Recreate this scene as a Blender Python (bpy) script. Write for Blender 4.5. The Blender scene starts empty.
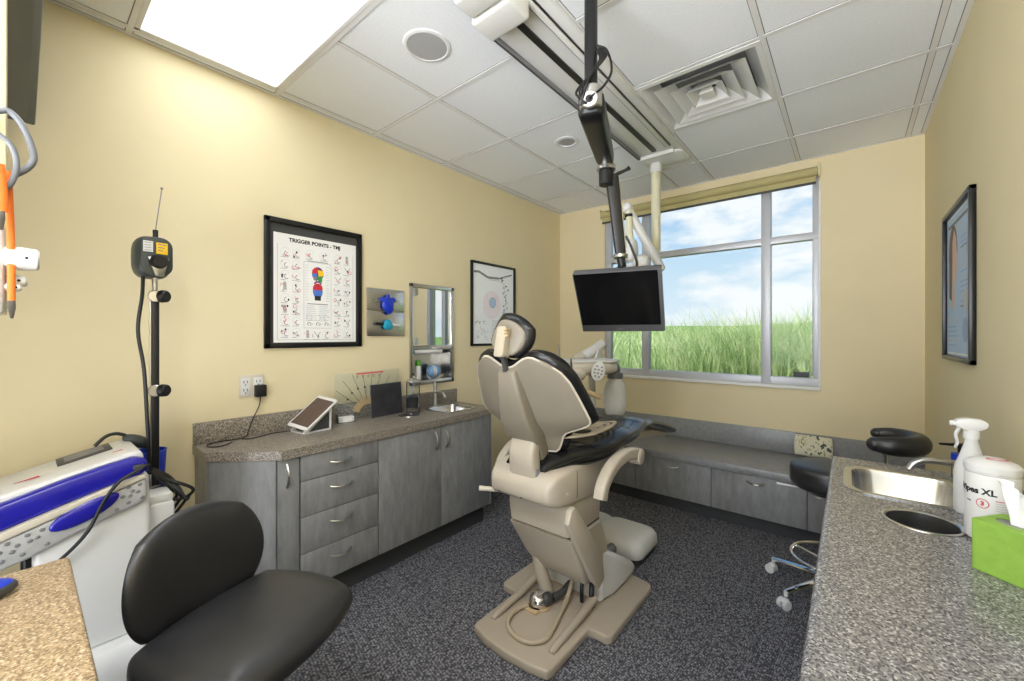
import bpy, bmesh, math, random
from mathutils import Vector, Matrix
random.seed(7)
sc = bpy.context.scene
COL = sc.collection
PI = math.pi
def rad(d): return math.radians(d)
def V(*a): return Vector(a)

# ------------------------------------------------------------------ materials
def lin(c):
    o = []
    for v in c:
        v = v / 255.0
        o.append(v / 12.92 if v <= 0.04045 else ((v + 0.055) / 1.055) ** 2.4)
    return (o[0], o[1], o[2], 1.0)

def newmat(name):
    m = bpy.data.materials.new(name); m.use_nodes = True
    nt = m.node_tree; nt.nodes.clear()
    out = nt.nodes.new('ShaderNodeOutputMaterial')
    return m, nt, out

def link(nt, a, b): nt.links.new(a, b)

def mat(name, rgb, rough=0.5, metal=0.0, noise=0.05, nscale=12.0, bump=0.0, bscale=60.0, spec=0.5, coat=0.0,
        trans=0.0, alpha=1.0, ior=1.45, stretch=(1, 1, 1)):
    m, nt, out = newmat(name)
    b = nt.nodes.new('ShaderNodeBsdfPrincipled')
    link(nt, b.outputs[0], out.inputs[0])
    tc = nt.nodes.new('ShaderNodeTexCoord')
    mp = nt.nodes.new('ShaderNodeMapping'); mp.inputs['Scale'].default_value = stretch
    link(nt, tc.outputs['Object'], mp.inputs[0])
    n = nt.nodes.new('ShaderNodeTexNoise'); n.inputs['Scale'].default_value = nscale; n.inputs['Detail'].default_value = 4
    link(nt, mp.outputs[0], n.inputs['Vector'])
    r = nt.nodes.new('ShaderNodeValToRGB')
    c = lin(rgb)
    r.color_ramp.elements[0].position = 0.3; r.color_ramp.elements[1].position = 0.7
    r.color_ramp.elements[0].color = tuple(x * (1 - noise) for x in c[:3]) + (1,)
    r.color_ramp.elements[1].color = tuple(min(1, x * (1 + noise)) for x in c[:3]) + (1,)
    link(nt, n.outputs[0], r.inputs[0]); link(nt, r.outputs[0], b.inputs['Base Color'])
    b.inputs['Roughness'].default_value = rough; b.inputs['Metallic'].default_value = metal
    b.inputs['Specular IOR Level'].default_value = spec; b.inputs['Coat Weight'].default_value = coat
    b.inputs['Coat Roughness'].default_value = 0.08
    b.inputs['Transmission Weight'].default_value = trans; b.inputs['IOR'].default_value = ior
    b.inputs['Alpha'].default_value = alpha
    if bump:
        n2 = nt.nodes.new('ShaderNodeTexNoise'); n2.inputs['Scale'].default_value = bscale; n2.inputs['Detail'].default_value = 3
        link(nt, mp.outputs[0], n2.inputs['Vector'])
        bp = nt.nodes.new('ShaderNodeBump'); bp.inputs['Strength'].default_value = bump; bp.inputs['Distance'].default_value = 0.01
        link(nt, n2.outputs[0], bp.inputs['Height']); link(nt, bp.outputs[0], b.inputs['Normal'])
    return m

def speckle(name, cols, scale, rough=0.35):
    """solid-surface / laminate with coloured grains; cols = [(position, rgb), ...]"""
    m, nt, out = newmat(name)
    b = nt.nodes.new('ShaderNodeBsdfPrincipled'); link(nt, b.outputs[0], out.inputs[0])
    tc = nt.nodes.new('ShaderNodeTexCoord')
    v = nt.nodes.new('ShaderNodeTexVoronoi'); v.inputs['Scale'].default_value = scale
    link(nt, tc.outputs['Object'], v.inputs['Vector'])
    s = nt.nodes.new('ShaderNodeSeparateColor'); link(nt, v.outputs['Color'], s.inputs[0])
    r = nt.nodes.new('ShaderNodeValToRGB'); r.color_ramp.interpolation = 'CONSTANT'
    els = r.color_ramp.elements
    els[0].position = 0; els[0].color = lin(cols[0][1]); els[1].position = cols[1][0]; els[1].color = lin(cols[1][1])
    for p, c in cols[2:]:
        e = els.new(p); e.color = lin(c)
    link(nt, s.outputs[0], r.inputs[0]); link(nt, r.outputs[0], b.inputs['Base Color'])
    b.inputs['Roughness'].default_value = rough
    return m

def laminate(name, a, c, rough=0.42):
    m, nt, out = newmat(name)
    b = nt.nodes.new('ShaderNodeBsdfPrincipled'); link(nt, b.outputs[0], out.inputs[0])
    tc = nt.nodes.new('ShaderNodeTexCoord')
    mp = nt.nodes.new('ShaderNodeMapping'); mp.inputs['Scale'].default_value = (1, 1, 0.28)
    link(nt, tc.outputs['Object'], mp.inputs[0])
    n = nt.nodes.new('ShaderNodeTexNoise'); n.inputs['Scale'].default_value = 22; n.inputs['Detail'].default_value = 9
    n.inputs['Roughness'].default_value = 0.68
    link(nt, mp.outputs[0], n.inputs['Vector'])
    r = nt.nodes.new('ShaderNodeValToRGB'); r.color_ramp.elements[0].position = 0.3; r.color_ramp.elements[1].position = 0.72
    r.color_ramp.elements[0].color = lin(a); r.color_ramp.elements[1].color = lin(c)
    link(nt, n.outputs[0], r.inputs[0]); link(nt, r.outputs[0], b.inputs['Base Color'])
    b.inputs['Roughness'].default_value = rough
    return m

def carpet_mat():
    m, nt, out = newmat('carpet_weave')
    b = nt.nodes.new('ShaderNodeBsdfPrincipled'); link(nt, b.outputs[0], out.inputs[0])
    tc = nt.nodes.new('ShaderNodeTexCoord')
    mp = nt.nodes.new('ShaderNodeMapping'); mp.inputs['Scale'].default_value = (1, 0.62, 1); mp.inputs['Rotation'].default_value = (0, 0, rad(8))
    link(nt, tc.outputs['Object'], mp.inputs[0])
    v = nt.nodes.new('ShaderNodeTexVoronoi'); v.inputs['Scale'].default_value = 125; v.inputs['Randomness'].default_value = 0.55
    link(nt, mp.outputs[0], v.inputs['Vector'])
    r = nt.nodes.new('ShaderNodeValToRGB'); e = r.color_ramp.elements
    e[0].position = 0.12; e[0].color = lin((160, 160, 166)); e[1].position = 0.62; e[1].color = lin((72, 72, 78))
    link(nt, v.outputs['Distance'], r.inputs[0])
    n = nt.nodes.new('ShaderNodeTexNoise'); n.inputs['Scale'].default_value = 60; n.inputs['Detail'].default_value = 5
    link(nt, tc.outputs['Object'], n.inputs['Vector'])
    r2 = nt.nodes.new('ShaderNodeValToRGB'); r2.color_ramp.elements[0].color = (0.55, 0.55, 0.55, 1); r2.color_ramp.elements[1].color = (1.25, 1.25, 1.25, 1)
    r2.color_ramp.elements[0].position = 0.3; r2.color_ramp.elements[1].position = 0.7
    link(nt, n.outputs[0], r2.inputs[0])
    mx = nt.nodes.new('ShaderNodeMix'); mx.data_type = 'RGBA'; mx.blend_type = 'MULTIPLY'; mx.inputs[0].default_value = 1
    link(nt, r.outputs[0], mx.inputs[6]); link(nt, r2.outputs[0], mx.inputs[7])
    link(nt, mx.outputs[2], b.inputs['Base Color'])
    bp = nt.nodes.new('ShaderNodeBump'); bp.inputs['Strength'].default_value = 0.6; bp.inputs['Distance'].default_value = 0.004; bp.invert = True
    link(nt, v.outputs['Distance'], bp.inputs['Height']); link(nt, bp.outputs[0], b.inputs['Normal'])
    b.inputs['Roughness'].default_value = 0.95; b.inputs['Specular IOR Level'].default_value = 0.15
    return m

def emis(name, rgb, strength):
    m, nt, out = newmat(name)
    e = nt.nodes.new('ShaderNodeEmission'); e.inputs[0].default_value = lin(rgb); e.inputs[1].default_value = strength
    link(nt, e.outputs[0], out.inputs[0])
    return m

def glassy(name, tint, gloss=0.08, rough=0.02, body=0.0, body_rgb=(255, 255, 255), ior=1.45):
    """thin clear sheet: transparent with a fresnel reflection and, if wanted, some milky body"""
    m, nt, out = newmat(name)
    t = nt.nodes.new('ShaderNodeBsdfTransparent'); t.inputs[0].default_value = lin(tint)
    g = nt.nodes.new('ShaderNodeBsdfGlossy'); g.inputs['Roughness'].default_value = rough
    f = nt.nodes.new('ShaderNodeFresnel'); f.inputs[0].default_value = ior
    mx = nt.nodes.new('ShaderNodeMixShader')
    if gloss > 0:
        link(nt, f.outputs[0], mx.inputs[0])
    else:
        mx.inputs[0].default_value = 0
    link(nt, t.outputs[0], mx.inputs[1]); link(nt, g.outputs[0], mx.inputs[2])
    last = mx
    if body > 0:
        d = nt.nodes.new('ShaderNodeBsdfDiffuse'); d.inputs[0].default_value = lin(body_rgb)
        m2 = nt.nodes.new('ShaderNodeMixShader'); m2.inputs[0].default_value = body
        link(nt, mx.outputs[0], m2.inputs[1]); link(nt, d.outputs[0], m2.inputs[2]); last = m2
    link(nt, last.outputs[0], out.inputs[0])
    return m

M = dict(
    wall=mat('wall_paint', (227, 214, 177), 0.85, noise=0.015, nscale=3, bump=0.04, bscale=220, spec=0.2),
    ceil=mat('ceiling_tile', (238, 241, 246), 0.9, noise=0.03, nscale=90, bump=0.15, bscale=260, spec=0.1),
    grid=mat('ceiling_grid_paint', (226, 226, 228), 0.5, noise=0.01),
    gridshadow=mat('ceiling_grid_painted_shadow', (120, 120, 122), 0.8, noise=0.02),
    carpet=carpet_mat(),
    base=mat('rubber_cove_base', (62, 62, 64), 0.6, noise=0.05),
    lam=laminate('grey_stained_laminate', (118, 118, 119), (152, 152, 153)),
    lamdark=mat('cabinet_carcass', (58, 57, 56), 0.7),
    counter=speckle('speckled_taupe_laminate', [(0, (98, 91, 84)), (0.22, (132, 123, 113)), (0.55, (150, 141, 130)), (0.82, (180, 172, 160)), (0.93, (78, 72, 68))], 260),
    counterR=speckle('speckled_grey_laminate', [(0, (92, 91, 93)), (0.25, (122, 120, 121)), (0.55, (142, 140, 140)), (0.82, (182, 180, 178)), (0.92, (76, 74, 75))], 290, 0.2),
    counterB=speckle('speckled_beige_laminate', [(0, (136, 113, 84)), (0.25, (166, 142, 109)), (0.55, (184, 160, 127)), (0.8, (208, 189, 160)), (0.92, (118, 100, 78))], 290, 0.45),
    benchtop=mat('plain_grey_laminate', (140, 141, 143), 0.28, noise=0.12, nscale=30),
    steel=mat('brushed_steel', (205, 205, 205), 0.26, 1.0, noise=0.03, nscale=40, bump=0.02, bscale=200),
    nickel=mat('satin_nickel', (196, 194, 190), 0.3, 1.0, noise=0.02),
    chrome=mat('polished_chrome', (228, 228, 230), 0.1, 1.0, noise=0.01),
    leather=mat('black_upholstery', (24, 24, 25), 0.26, noise=0.15, nscale=18, bump=0.12, bscale=36, spec=0.5),
    leatherS=mat('black_stool_vinyl', (33, 33, 35), 0.40, noise=0.2, nscale=14, bump=0.05, bscale=22, spec=0.8),
    beige=mat('beige_moulded_plastic', (190, 180, 164), 0.42, noise=0.02),
    shell=mat('taupe_shell_plastic', (138, 130, 116), 0.42, noise=0.03),
    cream=mat('cream_plastic', (206, 198, 182), 0.4, noise=0.02),
    baseplate=mat('beige_base_plastic', (172, 160, 144), 0.4, noise=0.03),
    white=mat('white_plastic', (220, 220, 219), 0.35, noise=0.015),
    wmetal=mat('white_enamel', (222, 222, 220), 0.3, noise=0.015),
    ivory=mat('ivory_enamel', (222, 218, 190), 0.35, noise=0.02),
    black=mat('black_plastic', (22, 22, 23), 0.4, noise=0.1),
    blackm=mat('black_coated_metal', (20, 20, 22), 0.34, 0.0, noise=0.08),
    grey=mat('grey_plastic', (128, 128, 130), 0.4, noise=0.03),
    dgrey=mat('dark_grey_plastic', (66, 67, 68), 0.45, noise=0.05),
    screen=mat('dark_glossy_screen', (17, 17, 18), 0.16, noise=0.05, spec=0.4),
    bezel=mat('grey_monitor_bezel', (92, 92, 94), 0.38, noise=0.03),
    alu=mat('window_aluminium', (196, 198, 204), 0.4, 0.25, noise=0.02),
    whitetrim=mat('white_trim_paint', (236, 236, 234), 0.45, noise=0.01),
    blind=mat('olive_blind_fabric', (186, 176, 126), 0.85, noise=0.04, nscale=60),
    frame=mat('black_picture_frame', (20, 20, 21), 0.3, noise=0.1),
    mirror=mat('mirror_silver', (236, 238, 238), 0.02, 1.0, noise=0.0),
    blue=mat('cobalt_blue_plastic', (34, 32, 158), 0.25, noise=0.06, coat=0.3),
    blueB=mat('royal_blue_plastic', (32, 60, 190), 0.3, noise=0.1),
    teal=mat('teal_plastic', (30, 150, 180), 0.35, noise=0.1),
    sky=mat('pale_blue_plastic', (120, 160, 205), 0.4, noise=0.05),
    orange=mat('orange_strap', (232, 120, 44), 0.55, noise=0.08),
    hose=mat('tan_hose', (176, 162, 140), 0.45, noise=0.05),
    tan=mat('tan_rubber', (196, 172, 132), 0.5, noise=0.05),
    ghose=mat('grey_hose', (116, 119, 126), 0.35, noise=0.04),
    green=mat('lime_green_card', (138, 178, 72), 0.6, noise=0.1, nscale=45),
    greencap=mat('green_cap', (70, 160, 30), 0.4),
    paper=mat('white_paper', (238, 237, 234), 0.75, noise=0.01),
    tissue=mat('tissue_paper', (246, 246, 246), 0.9, noise=0.01),
    milky=mat('milky_plastic', (235, 236, 236), 0.3, noise=0.02, trans=0.35, ior=1.2),
    ink=mat('black_print', (30, 30, 32), 0.7),
    inkg=mat('grey_print', (128, 128, 132), 0.7),
    inkl=mat('light_grey_print', (196, 198, 204), 0.7),
    red=mat('red_print', (205, 50, 66), 0.7),
    yellow=mat('yellow_print', (240, 196, 30), 0.6),
    pgreen=mat('green_print', (52, 150, 70), 0.7),
    pblue=mat('blue_print', (74, 118, 200), 0.7),
    purple=mat('purple_print', (110, 44, 110), 0.7),
    pskin=mat('skin_print', (214, 184, 168), 0.7),
    phair=mat('brown_print', (120, 96, 86), 0.7),
    chartblue=mat('pale_blue_print', (176, 200, 228), 0.6, noise=0.04, nscale=5),
    chartpale=mat('pale_grey_print', (246, 249, 253), 0.6, noise=0.03, nscale=5),
    pinkprint=mat('pink_print', (242, 234, 240), 0.7),
    liquid=mat('dark_liquid', (16, 14, 13), 0.15),
    darkplate=mat('dark_photo_print', (52, 52, 58), 0.25, noise=0.35, nscale=9),
    cushion=mat('patterned_cushion_fabric', (206, 202, 178), 0.9, noise=0.05),
    headgreen=mat('dark_green_grey_plastic', (62, 68, 66), 0.4, noise=0.05),
    tabscreen=mat('tablet_screen', (86, 70, 66), 0.18, noise=0.06),
    speakerg=mat('grey_speaker_mesh', (170, 170, 171), 0.7, noise=0.04, nscale=200),
    soil=mat('field_soil', (120, 150, 70), 0.95, noise=0.2, nscale=2),
    glass=glassy('window_glass', (250, 252, 252), ior=1.12),
    clear=glassy('clear_acrylic', (250, 252, 252), ior=1.12, body=0.06, body_rgb=(240, 243, 245)),
    frosted=glassy('frosted_bottle', (238, 240, 240), ior=1.2, body=0.7, body_rgb=(246, 247, 247), rough=.15),
    clearjar=glassy('clear_glass_jar', (246, 248, 250), ior=1.12, body=0.015, body_rgb=(215, 222, 226)),
    darkolive=mat('dark_olive_screen_casing', (108, 108, 98), .5),
    palegrey=mat('pale_grey_plastic', (184, 184, 184), .4),
    mount=mat('headrest_mount_plastic', (182, 172, 152), .45),
    clipmetal=mat('dark_clip_metal', (92, 90, 88), .4, .8),
    lamp=emis('light_diffuser', (246, 250, 255), 3.0),
    lampFill=emis('added_fill_diffuser', (246, 250, 255), 13.0),  # stronger emission for the added rear fill panel
)

# ------------------------------------------------------------------ mesh builder
def frame(o, x, y, z):
    return Matrix(((x[0], y[0], z[0], o[0]), (x[1], y[1], z[1], o[1]), (x[2], y[2], z[2], o[2]), (0, 0, 0, 1)))
def rotz(a, o=(0, 0, 0)): return Matrix.Translation(Vector(o)) @ Matrix.Rotation(rad(a), 4, 'Z')
def plane_yz(x): return frame((x, 0, 0), (0, 1, 0), (0, 0, 1), (1, 0, 0))     # local x,y,z -> world Y,Z,X
def plane_xz(y): return frame((0, y, 0), (1, 0, 0), (0, 0, 1), (0, -1, 0))    # local x,y -> X,Z ; extrude to -Y

def rrect(hw, hh, r, n=5, cx=0.0, cy=0.0):
    r = min(r, hw * .999, hh * .999); o = []
    for (sx, sy, a0) in ((1, 1, 0), (-1, 1, 90), (-1, -1, 180), (1, -1, 270)):
        for i in range(n):
            a = rad(a0 + 90 * i / (n - 1))
            o.append((cx + sx * (hw - r) + r * math.cos(a), cy + sy * (hh - r) + r * math.sin(a)))
    return o

def smooth_path(pts, n=6, closed=False):
    P = [Vector(p) for p in pts]
    if len(P) < 3: return P
    out = []
    N = len(P); rng = N if closed else N - 1
    for i in range(rng):
        p1, p2 = P[i], P[(i + 1) % N]
        p0 = P[(i - 1) % N] if (closed or i > 0) else p1 * 2 - p2
        p3 = P[(i + 2) % N] if (closed or i + 2 < N) else p2 * 2 - p1
        for k in range(n):
            t = k / n
            out.append(0.5 * ((2 * p1) + (p2 - p0) * t + (2 * p0 - 5 * p1 + 4 * p2 - p3) * t * t + (3 * p1 - p0 - 3 * p2 + p3) * t ** 3))
    if not closed: out.append(P[-1])
    return out

def lerp_table(tab, x):
    if x <= tab[0][0]: return tab[0][1]
    for (a, b), (c, d) in zip(tab, tab[1:]):
        if x <= c: return b + (d - b) * (x - a) / (c - a)
    return tab[-1][1]

class MB:
    def __init__(s): s.bm = bmesh.new()
    def _merge(s, tb, Mx, mi):
        mp = {}
        for v in tb.verts: mp[v] = s.bm.verts.new((Mx @ v.co) if Mx is not None else v.co)
        for f in tb.faces:
            try:
                nf = s.bm.faces.new([mp[v] for v in f.verts]); nf.material_index = mi
            except ValueError: pass
        tb.free(); return s
    def box(s, a, b, bev=0.0, seg=2, mi=0, Mx=None):
        tb = bmesh.new()
        x0, y0, z0 = [min(a[i], b[i]) for i in range(3)]; x1, y1, z1 = [max(a[i], b[i]) for i in range(3)]
        vs = [tb.verts.new(c) for c in ((x0, y0, z0), (x1, y0, z0), (x1, y1, z0), (x0, y1, z0), (x0, y0, z1), (x1, y0, z1), (x1, y1, z1), (x0, y1, z1))]
        for f in ((3, 2, 1, 0), (4, 5, 6, 7), (0, 1, 5, 4), (1, 2, 6, 5), (2, 3, 7, 6), (3, 0, 4, 7)): tb.faces.new([vs[i] for i in f])
        if bev: bmesh.ops.bevel(tb, geom=tb.edges[:], offset=bev, segments=seg, affect='EDGES', profile=0.5, clamp_overlap=True)
        return s._merge(tb, Mx, mi)
    def prism(s, poly, h0, h1, Mx=None, bev=0.0, seg=2, mi=0):
        tb = bmesh.new()
        a = [tb.verts.new((p[0], p[1], h0)) for p in poly]; b = [tb.verts.new((p[0], p[1], h1)) for p in poly]
        n = len(poly)
        tb.faces.new(a[::-1]); tb.faces.new(b)
        for i in range(n): tb.faces.new([a[i], a[(i + 1) % n], b[(i + 1) % n], b[i]])
        bmesh.ops.recalc_face_normals(tb, faces=tb.faces[:])
        if bev: bmesh.ops.bevel(tb, geom=tb.edges[:], offset=bev, segments=seg, affect='EDGES', profile=0.5, clamp_overlap=True)
        return s._merge(tb, Mx, mi)
    def loft(s, rings, caps=True, closed=False, mi=0, Mx=None):
        tb = bmesh.new()
        R = [[tb.verts.new(p) for p in r] for r in rings]
        n = len(rings[0]); m = len(R)
        for k in range(m if closed else m - 1):
            A, B = R[k], R[(k + 1) % m]
            for i in range(n): tb.faces.new([A[i], A[(i + 1) % n], B[(i + 1) % n], B[i]])
        if caps and not closed:
            tb.faces.new(R[0][::-1]); tb.faces.new(R[-1])
        bmesh.ops.recalc_face_normals(tb, faces=tb.faces[:])
        return s._merge(tb, Mx, mi)
    def tube(s, pts, r, seg=8, sm=0, closed=False, mi=0, Mx=None, flat=None):
        """round tube along a path; flat=(a, b) scales the section across / along the local up"""
        P = smooth_path(pts, sm, closed) if sm else [Vector(p) for p in pts]
        n = len(P); rings = []
        tan = []
        for i in range(n):
            a = P[(i - 1) % n] if (closed or i > 0) else P[i]; b = P[(i + 1) % n] if (closed or i < n - 1) else P[i]
            tan.append((b - a).normalized())
        up = Vector((0, 0, 1)) if abs(tan[0].z) < 0.9 else Vector((1, 0, 0))
        x = tan[0].cross(up).normalized()
        for i in range(n):
            x = (x - tan[i] * x.dot(tan[i])).normalized(); y = tan[i].cross(x)
            if isinstance(r, (list, tuple)):
                t = i / (n - 1) * (len(r) - 1); k = min(int(t), len(r) - 2); rr = r[k] + (r[k + 1] - r[k]) * (t - k)
            else: rr = r
            fa, fb = flat or (1, 1)
            rings.append([P[i] + (x * math.cos(2 * PI * j / seg) * fa + y * math.sin(2 * PI * j / seg) * fb) * rr for j in range(seg)])
        return s.loft(rings, True, closed, mi, Mx)
    def lathe(s, prof, seg=24, mi=0, Mx=None, sx=1.0, sy=1.0):
        tb = bmesh.new(); R = []
        for r, z in prof:
            if r < 1e-6: R.append([tb.verts.new((0, 0, z))])
            else: R.append([tb.verts.new((r * sx * math.cos(2 * PI * j / seg), r * sy * math.sin(2 * PI * j / seg), z)) for j in range(seg)])
        for A, B in zip(R, R[1:]):
            for j in range(seg):
                k = (j + 1) % seg
                if len(A) == 1 and len(B) == 1: continue
                if len(A) == 1: tb.faces.new([A[0], B[k], B[j]])
                elif len(B) == 1: tb.faces.new([A[j], A[k], B[0]])
                else: tb.faces.new([A[j], A[k], B[k], B[j]])
        bmesh.ops.recalc_face_normals(tb, faces=tb.faces[:])
        return s._merge(tb, Mx, mi)
    def cyl(s, a, b, r, r2=None, seg=16, mi=0, bev=0.0):
        a, b = Vector(a), Vector(b); d = b - a; L = d.length
        q = d.to_track_quat('Z', 'Y').to_matrix().to_4x4()
        r2 = r if r2 is None else r2; e = min(bev, L / 3) if bev else 0
        prof = [(0, 0), (r - e, 0), (r, e), (r2, L - e), (r2 - e, L), (0, L)] if e else [(0, 0), (r, 0), (r2, L), (0, L)]
        return s.lathe(prof, seg, mi, Matrix.Translation(a) @ q)
    def ball(s, c, r, seg=16, mi=0, Mx=None, e=1.0):
        """(super)ellipsoid with radii r"""
        r = (r, r, r) if not isinstance(r, (tuple, list)) else r
        T = Matrix.Translation(Vector(c)); T = (Mx @ T) if Mx is not None else T
        sg = lambda v, p: math.copysign(abs(v) ** p, v)
        rings = []; n = max(6, seg // 2)
        tb = bmesh.new(); R = []
        for i in range(n + 1):
            ph = -PI / 2 + PI * i / n
            if i in (0, n): R.append([tb.verts.new((0, 0, r[2] * sg(math.sin(ph), e)))]); continue
            R.append([tb.verts.new((r[0] * sg(math.cos(ph), e) * sg(math.cos(2 * PI * j / seg), e), r[1] * sg(math.cos(ph), e) * sg(math.sin(2 * PI * j / seg), e), r[2] * sg(math.sin(ph), e))) for j in range(seg)])
        for A, B in zip(R, R[1:]):
            for j in range(seg):
                k = (j + 1) % seg
                if len(A) == 1: tb.faces.new([A[0], B[k], B[j]])
                elif len(B) == 1: tb.faces.new([A[j], A[k], B[0]])
                else: tb.faces.new([A[j], A[k], B[k], B[j]])
        bmesh.ops.recalc_face_normals(tb, faces=tb.faces[:])
        return s._merge(tb, T, mi)
    def pad(s, f, nu, nv, back, front, p=4.0, mi=0, Mx=None, disc=False):
        """closed cushion: f(u,v) in [-1,1]^2 -> (mid point, normal); front / back bulge along +/- normal"""
        tb = bmesh.new(); F = {}; B = {}
        for i in range(nu + 1):
            for j in range(nv + 1):
                u = math.sin(PI / 2 * (2 * i / nu - 1)); v = math.sin(PI / 2 * (2 * j / nv - 1))
                P, N = f(u, v)
                if disc: rr = max(abs(u), abs(v)); b = max(0, 1 - rr ** p) ** 0.5
                else: b = (max(0, 1 - abs(u) ** p) * max(0, 1 - abs(v) ** p)) ** 0.5
                if i in (0, nu) or j in (0, nv):
                    F[i, j] = B[i, j] = tb.verts.new(P)
                else:
                    F[i, j] = tb.verts.new(P + N * front * b); B[i, j] = tb.verts.new(P - N * back * b)
        for i in range(nu):
            for j in range(nv):
                for G, rev in ((F, 0), (B, 1)):
                    q = [G[i, j], G[i + 1, j], G[i + 1, j + 1], G[i, j + 1]]
                    try: tb.faces.new(q[::-1] if rev else q)
                    except ValueError: pass
        bmesh.ops.recalc_face_normals(tb, faces=tb.faces[:])
        return s._merge(tb, Mx, mi)
    def poly(s, pts, mi=0, Mx=None):
        vs = [s.bm.verts.new((Mx @ Vector(p)) if Mx is not None else Vector(p)) for p in pts]
        f = s.bm.faces.new(vs); f.material_index = mi; return s
    def plate(s, outer, holes, z0, z1, mi=0, Mx=None):
        """flat slab with holes cut through"""
        tb = bmesh.new(); es = []; loops = []
        for lp in [outer] + holes:
            vs = [tb.verts.new((p[0], p[1], z1)) for p in lp]; loops.append(vs)
            for i in range(len(vs)): es.append(tb.edges.new((vs[i], vs[(i + 1) % len(vs)])))
        bmesh.ops.triangle_fill(tb, edges=es, use_beauty=True)
        top = tb.faces[:]; low = {}
        for v in tb.verts[:]: low[v] = tb.verts.new((v.co.x, v.co.y, z0))
        for f in top: tb.faces.new([low[v] for v in f.verts][::-1])
        for vs in loops:
            for i in range(len(vs)):
                a, b = vs[i], vs[(i + 1) % len(vs)]
                tb.faces.new([a, b, low[b], low[a]])
        bmesh.ops.recalc_face_normals(tb, faces=tb.faces[:])
        return s._merge(tb, Mx, mi)
    def text(s, body, size, Mx, mi=0, depth=0.0004, bend=None, align='LEFT', bold=0.0):
        cu = bpy.data.curves.new('lettering', 'FONT'); cu.body = body; cu.size = size; cu.extrude = depth; cu.resolution_u = 3
        cu.align_x = align; cu.offset = bold
        ob = bpy.data.objects.new('lettering', cu); COL.objects.link(ob)
        dg = bpy.context.evaluated_depsgraph_get(); me = bpy.data.meshes.new_from_object(ob.evaluated_get(dg))
        tb = bmesh.new(); tb.from_mesh(me)
        if bend:
            for v in tb.verts: v.co = bend(v.co)
        bpy.data.objects.remove(ob); bpy.data.curves.remove(cu); bpy.data.meshes.remove(me)
        return s._merge(tb, Mx, mi)
    def build(s, name, mats, parent=None, label=None, loc=None, local=False, angle=38, smooth=True, kind=None):
        """link as ONE mesh object.  Vertices are in world space unless local=True (then in the thing's own space)."""
        root = parent
        while root is not None and root.parent is not None: root = root.parent
        if root is not None and not local:
            s.bm.transform((Matrix.Translation(root.location) @ root.rotation_euler.to_matrix().to_4x4()).inverted())
        if root is None and loc is not None and not local:
            s.bm.transform(Matrix.Translation(-Vector(loc)))
        me = bpy.data.meshes.new(name); s.bm.to_mesh(me); s.bm.free()
        for m in (mats if isinstance(mats, (list, tuple)) else [mats]): me.materials.append(m)
        if smooth:
            for p in me.polygons: p.use_smooth = True
            me.set_sharp_from_angle(angle=rad(angle))
        o = bpy.data.objects.new(name, me); COL.objects.link(o)
        if parent is not None: o.parent = parent
        elif loc is not None: o.location = loc
        if label: o['label'] = label
        if kind: o['kind'] = kind
        return o

def thing(name, label, cat, loc, rz=0.0, group=None):
    o = bpy.data.objects.new(name, None); COL.objects.link(o)
    o.empty_display_size = 0.05
    o.location = loc; o.rotation_euler = (0, 0, rad(rz)); o['label'] = label; o['category'] = cat
    if group: o['group'] = group
    return o
def tag(o, label, cat, group=None):
    o['label'] = label; o['category'] = cat
    if group: o['group'] = group
    return o
def struct(o): o['kind'] = 'structure'; return o
def dup(root, loc, label, rz=None):
    r = root.copy(); COL.objects.link(r); r.location = loc; r['label'] = label
    if rz is not None: r.rotation_euler = (0, 0, rad(rz))
    for ch in list(root.children):
        c = ch.copy(); COL.objects.link(c); c.parent = r
        for g in list(ch.children):
            d = g.copy(); COL.objects.link(d); d.parent = c
    return r
# ------------------------------------------------------------------ the room
XL, XR, YB, YR, H = -2.50, 0.386, 3.87, -1.40, 2.734
struct(MB().box((XL - .14, YR - .1, -.06), (XR + .12, YB + .16, 0)).build('floor', M['carpet'], smooth=False))
struct(MB().box((XR, YR - .1, 0), (XR + .12, YB + .16, H + .1)).build('wall_right', M['wall'], smooth=False))
struct(MB().box((XL - .14, YR - .1, 0), (-1.40, YR, H + .1)).box((.28, YR - .1, 0), (XR + .12, YR, H + .1)).box((-1.40, YR - .1, 2.40), (.28, YR, H + .1)).build('wall_rear', M['wall'], smooth=False))  # opening added out of view so the rear fill glow can enter
b = MB(); NY0, NY1, NZ0, NZ1 = 1.862, 2.240, 1.036, 1.742          # niche cut for the mirror cabinet
b.box((XL - .14, YR - .1, 0), (XL, NY0, H + .1)); b.box((XL - .14, NY1, 0), (XL, YB + .16, H + .1))
b.box((XL - .14, NY0, 0), (XL, NY1, NZ0)); b.box((XL - .14, NY0, NZ1), (XL, NY1, H + .1)); b.box((XL - .14, NY0, NZ0), (XL - .125, NY1, NZ1))
struct(b.build('wall_left', M['wall'], smooth=False))
WX0, WX1, WZ0, WZ1 = -1.955, -0.178, 0.985, 2.64
b = MB(); T = .16
b.box((XL - .14, YB, 0), (WX0, YB + T, H + .1)); b.box((WX1, YB, 0), (XR + .12, YB + T, H + .1))
b.box((WX0, YB, 0), (WX1, YB + T, WZ0)); b.box((WX0, YB, WZ1), (WX1, YB + T, H + .1))
struct(b.build('wall_back', M['wall'], smooth=False))
# short wall that the beige counter ends against
struct(MB().box((-1.62, YR, 1.43), (-1.482, -.016, H), .004).build('wall_partition', M['wall']))
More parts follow.
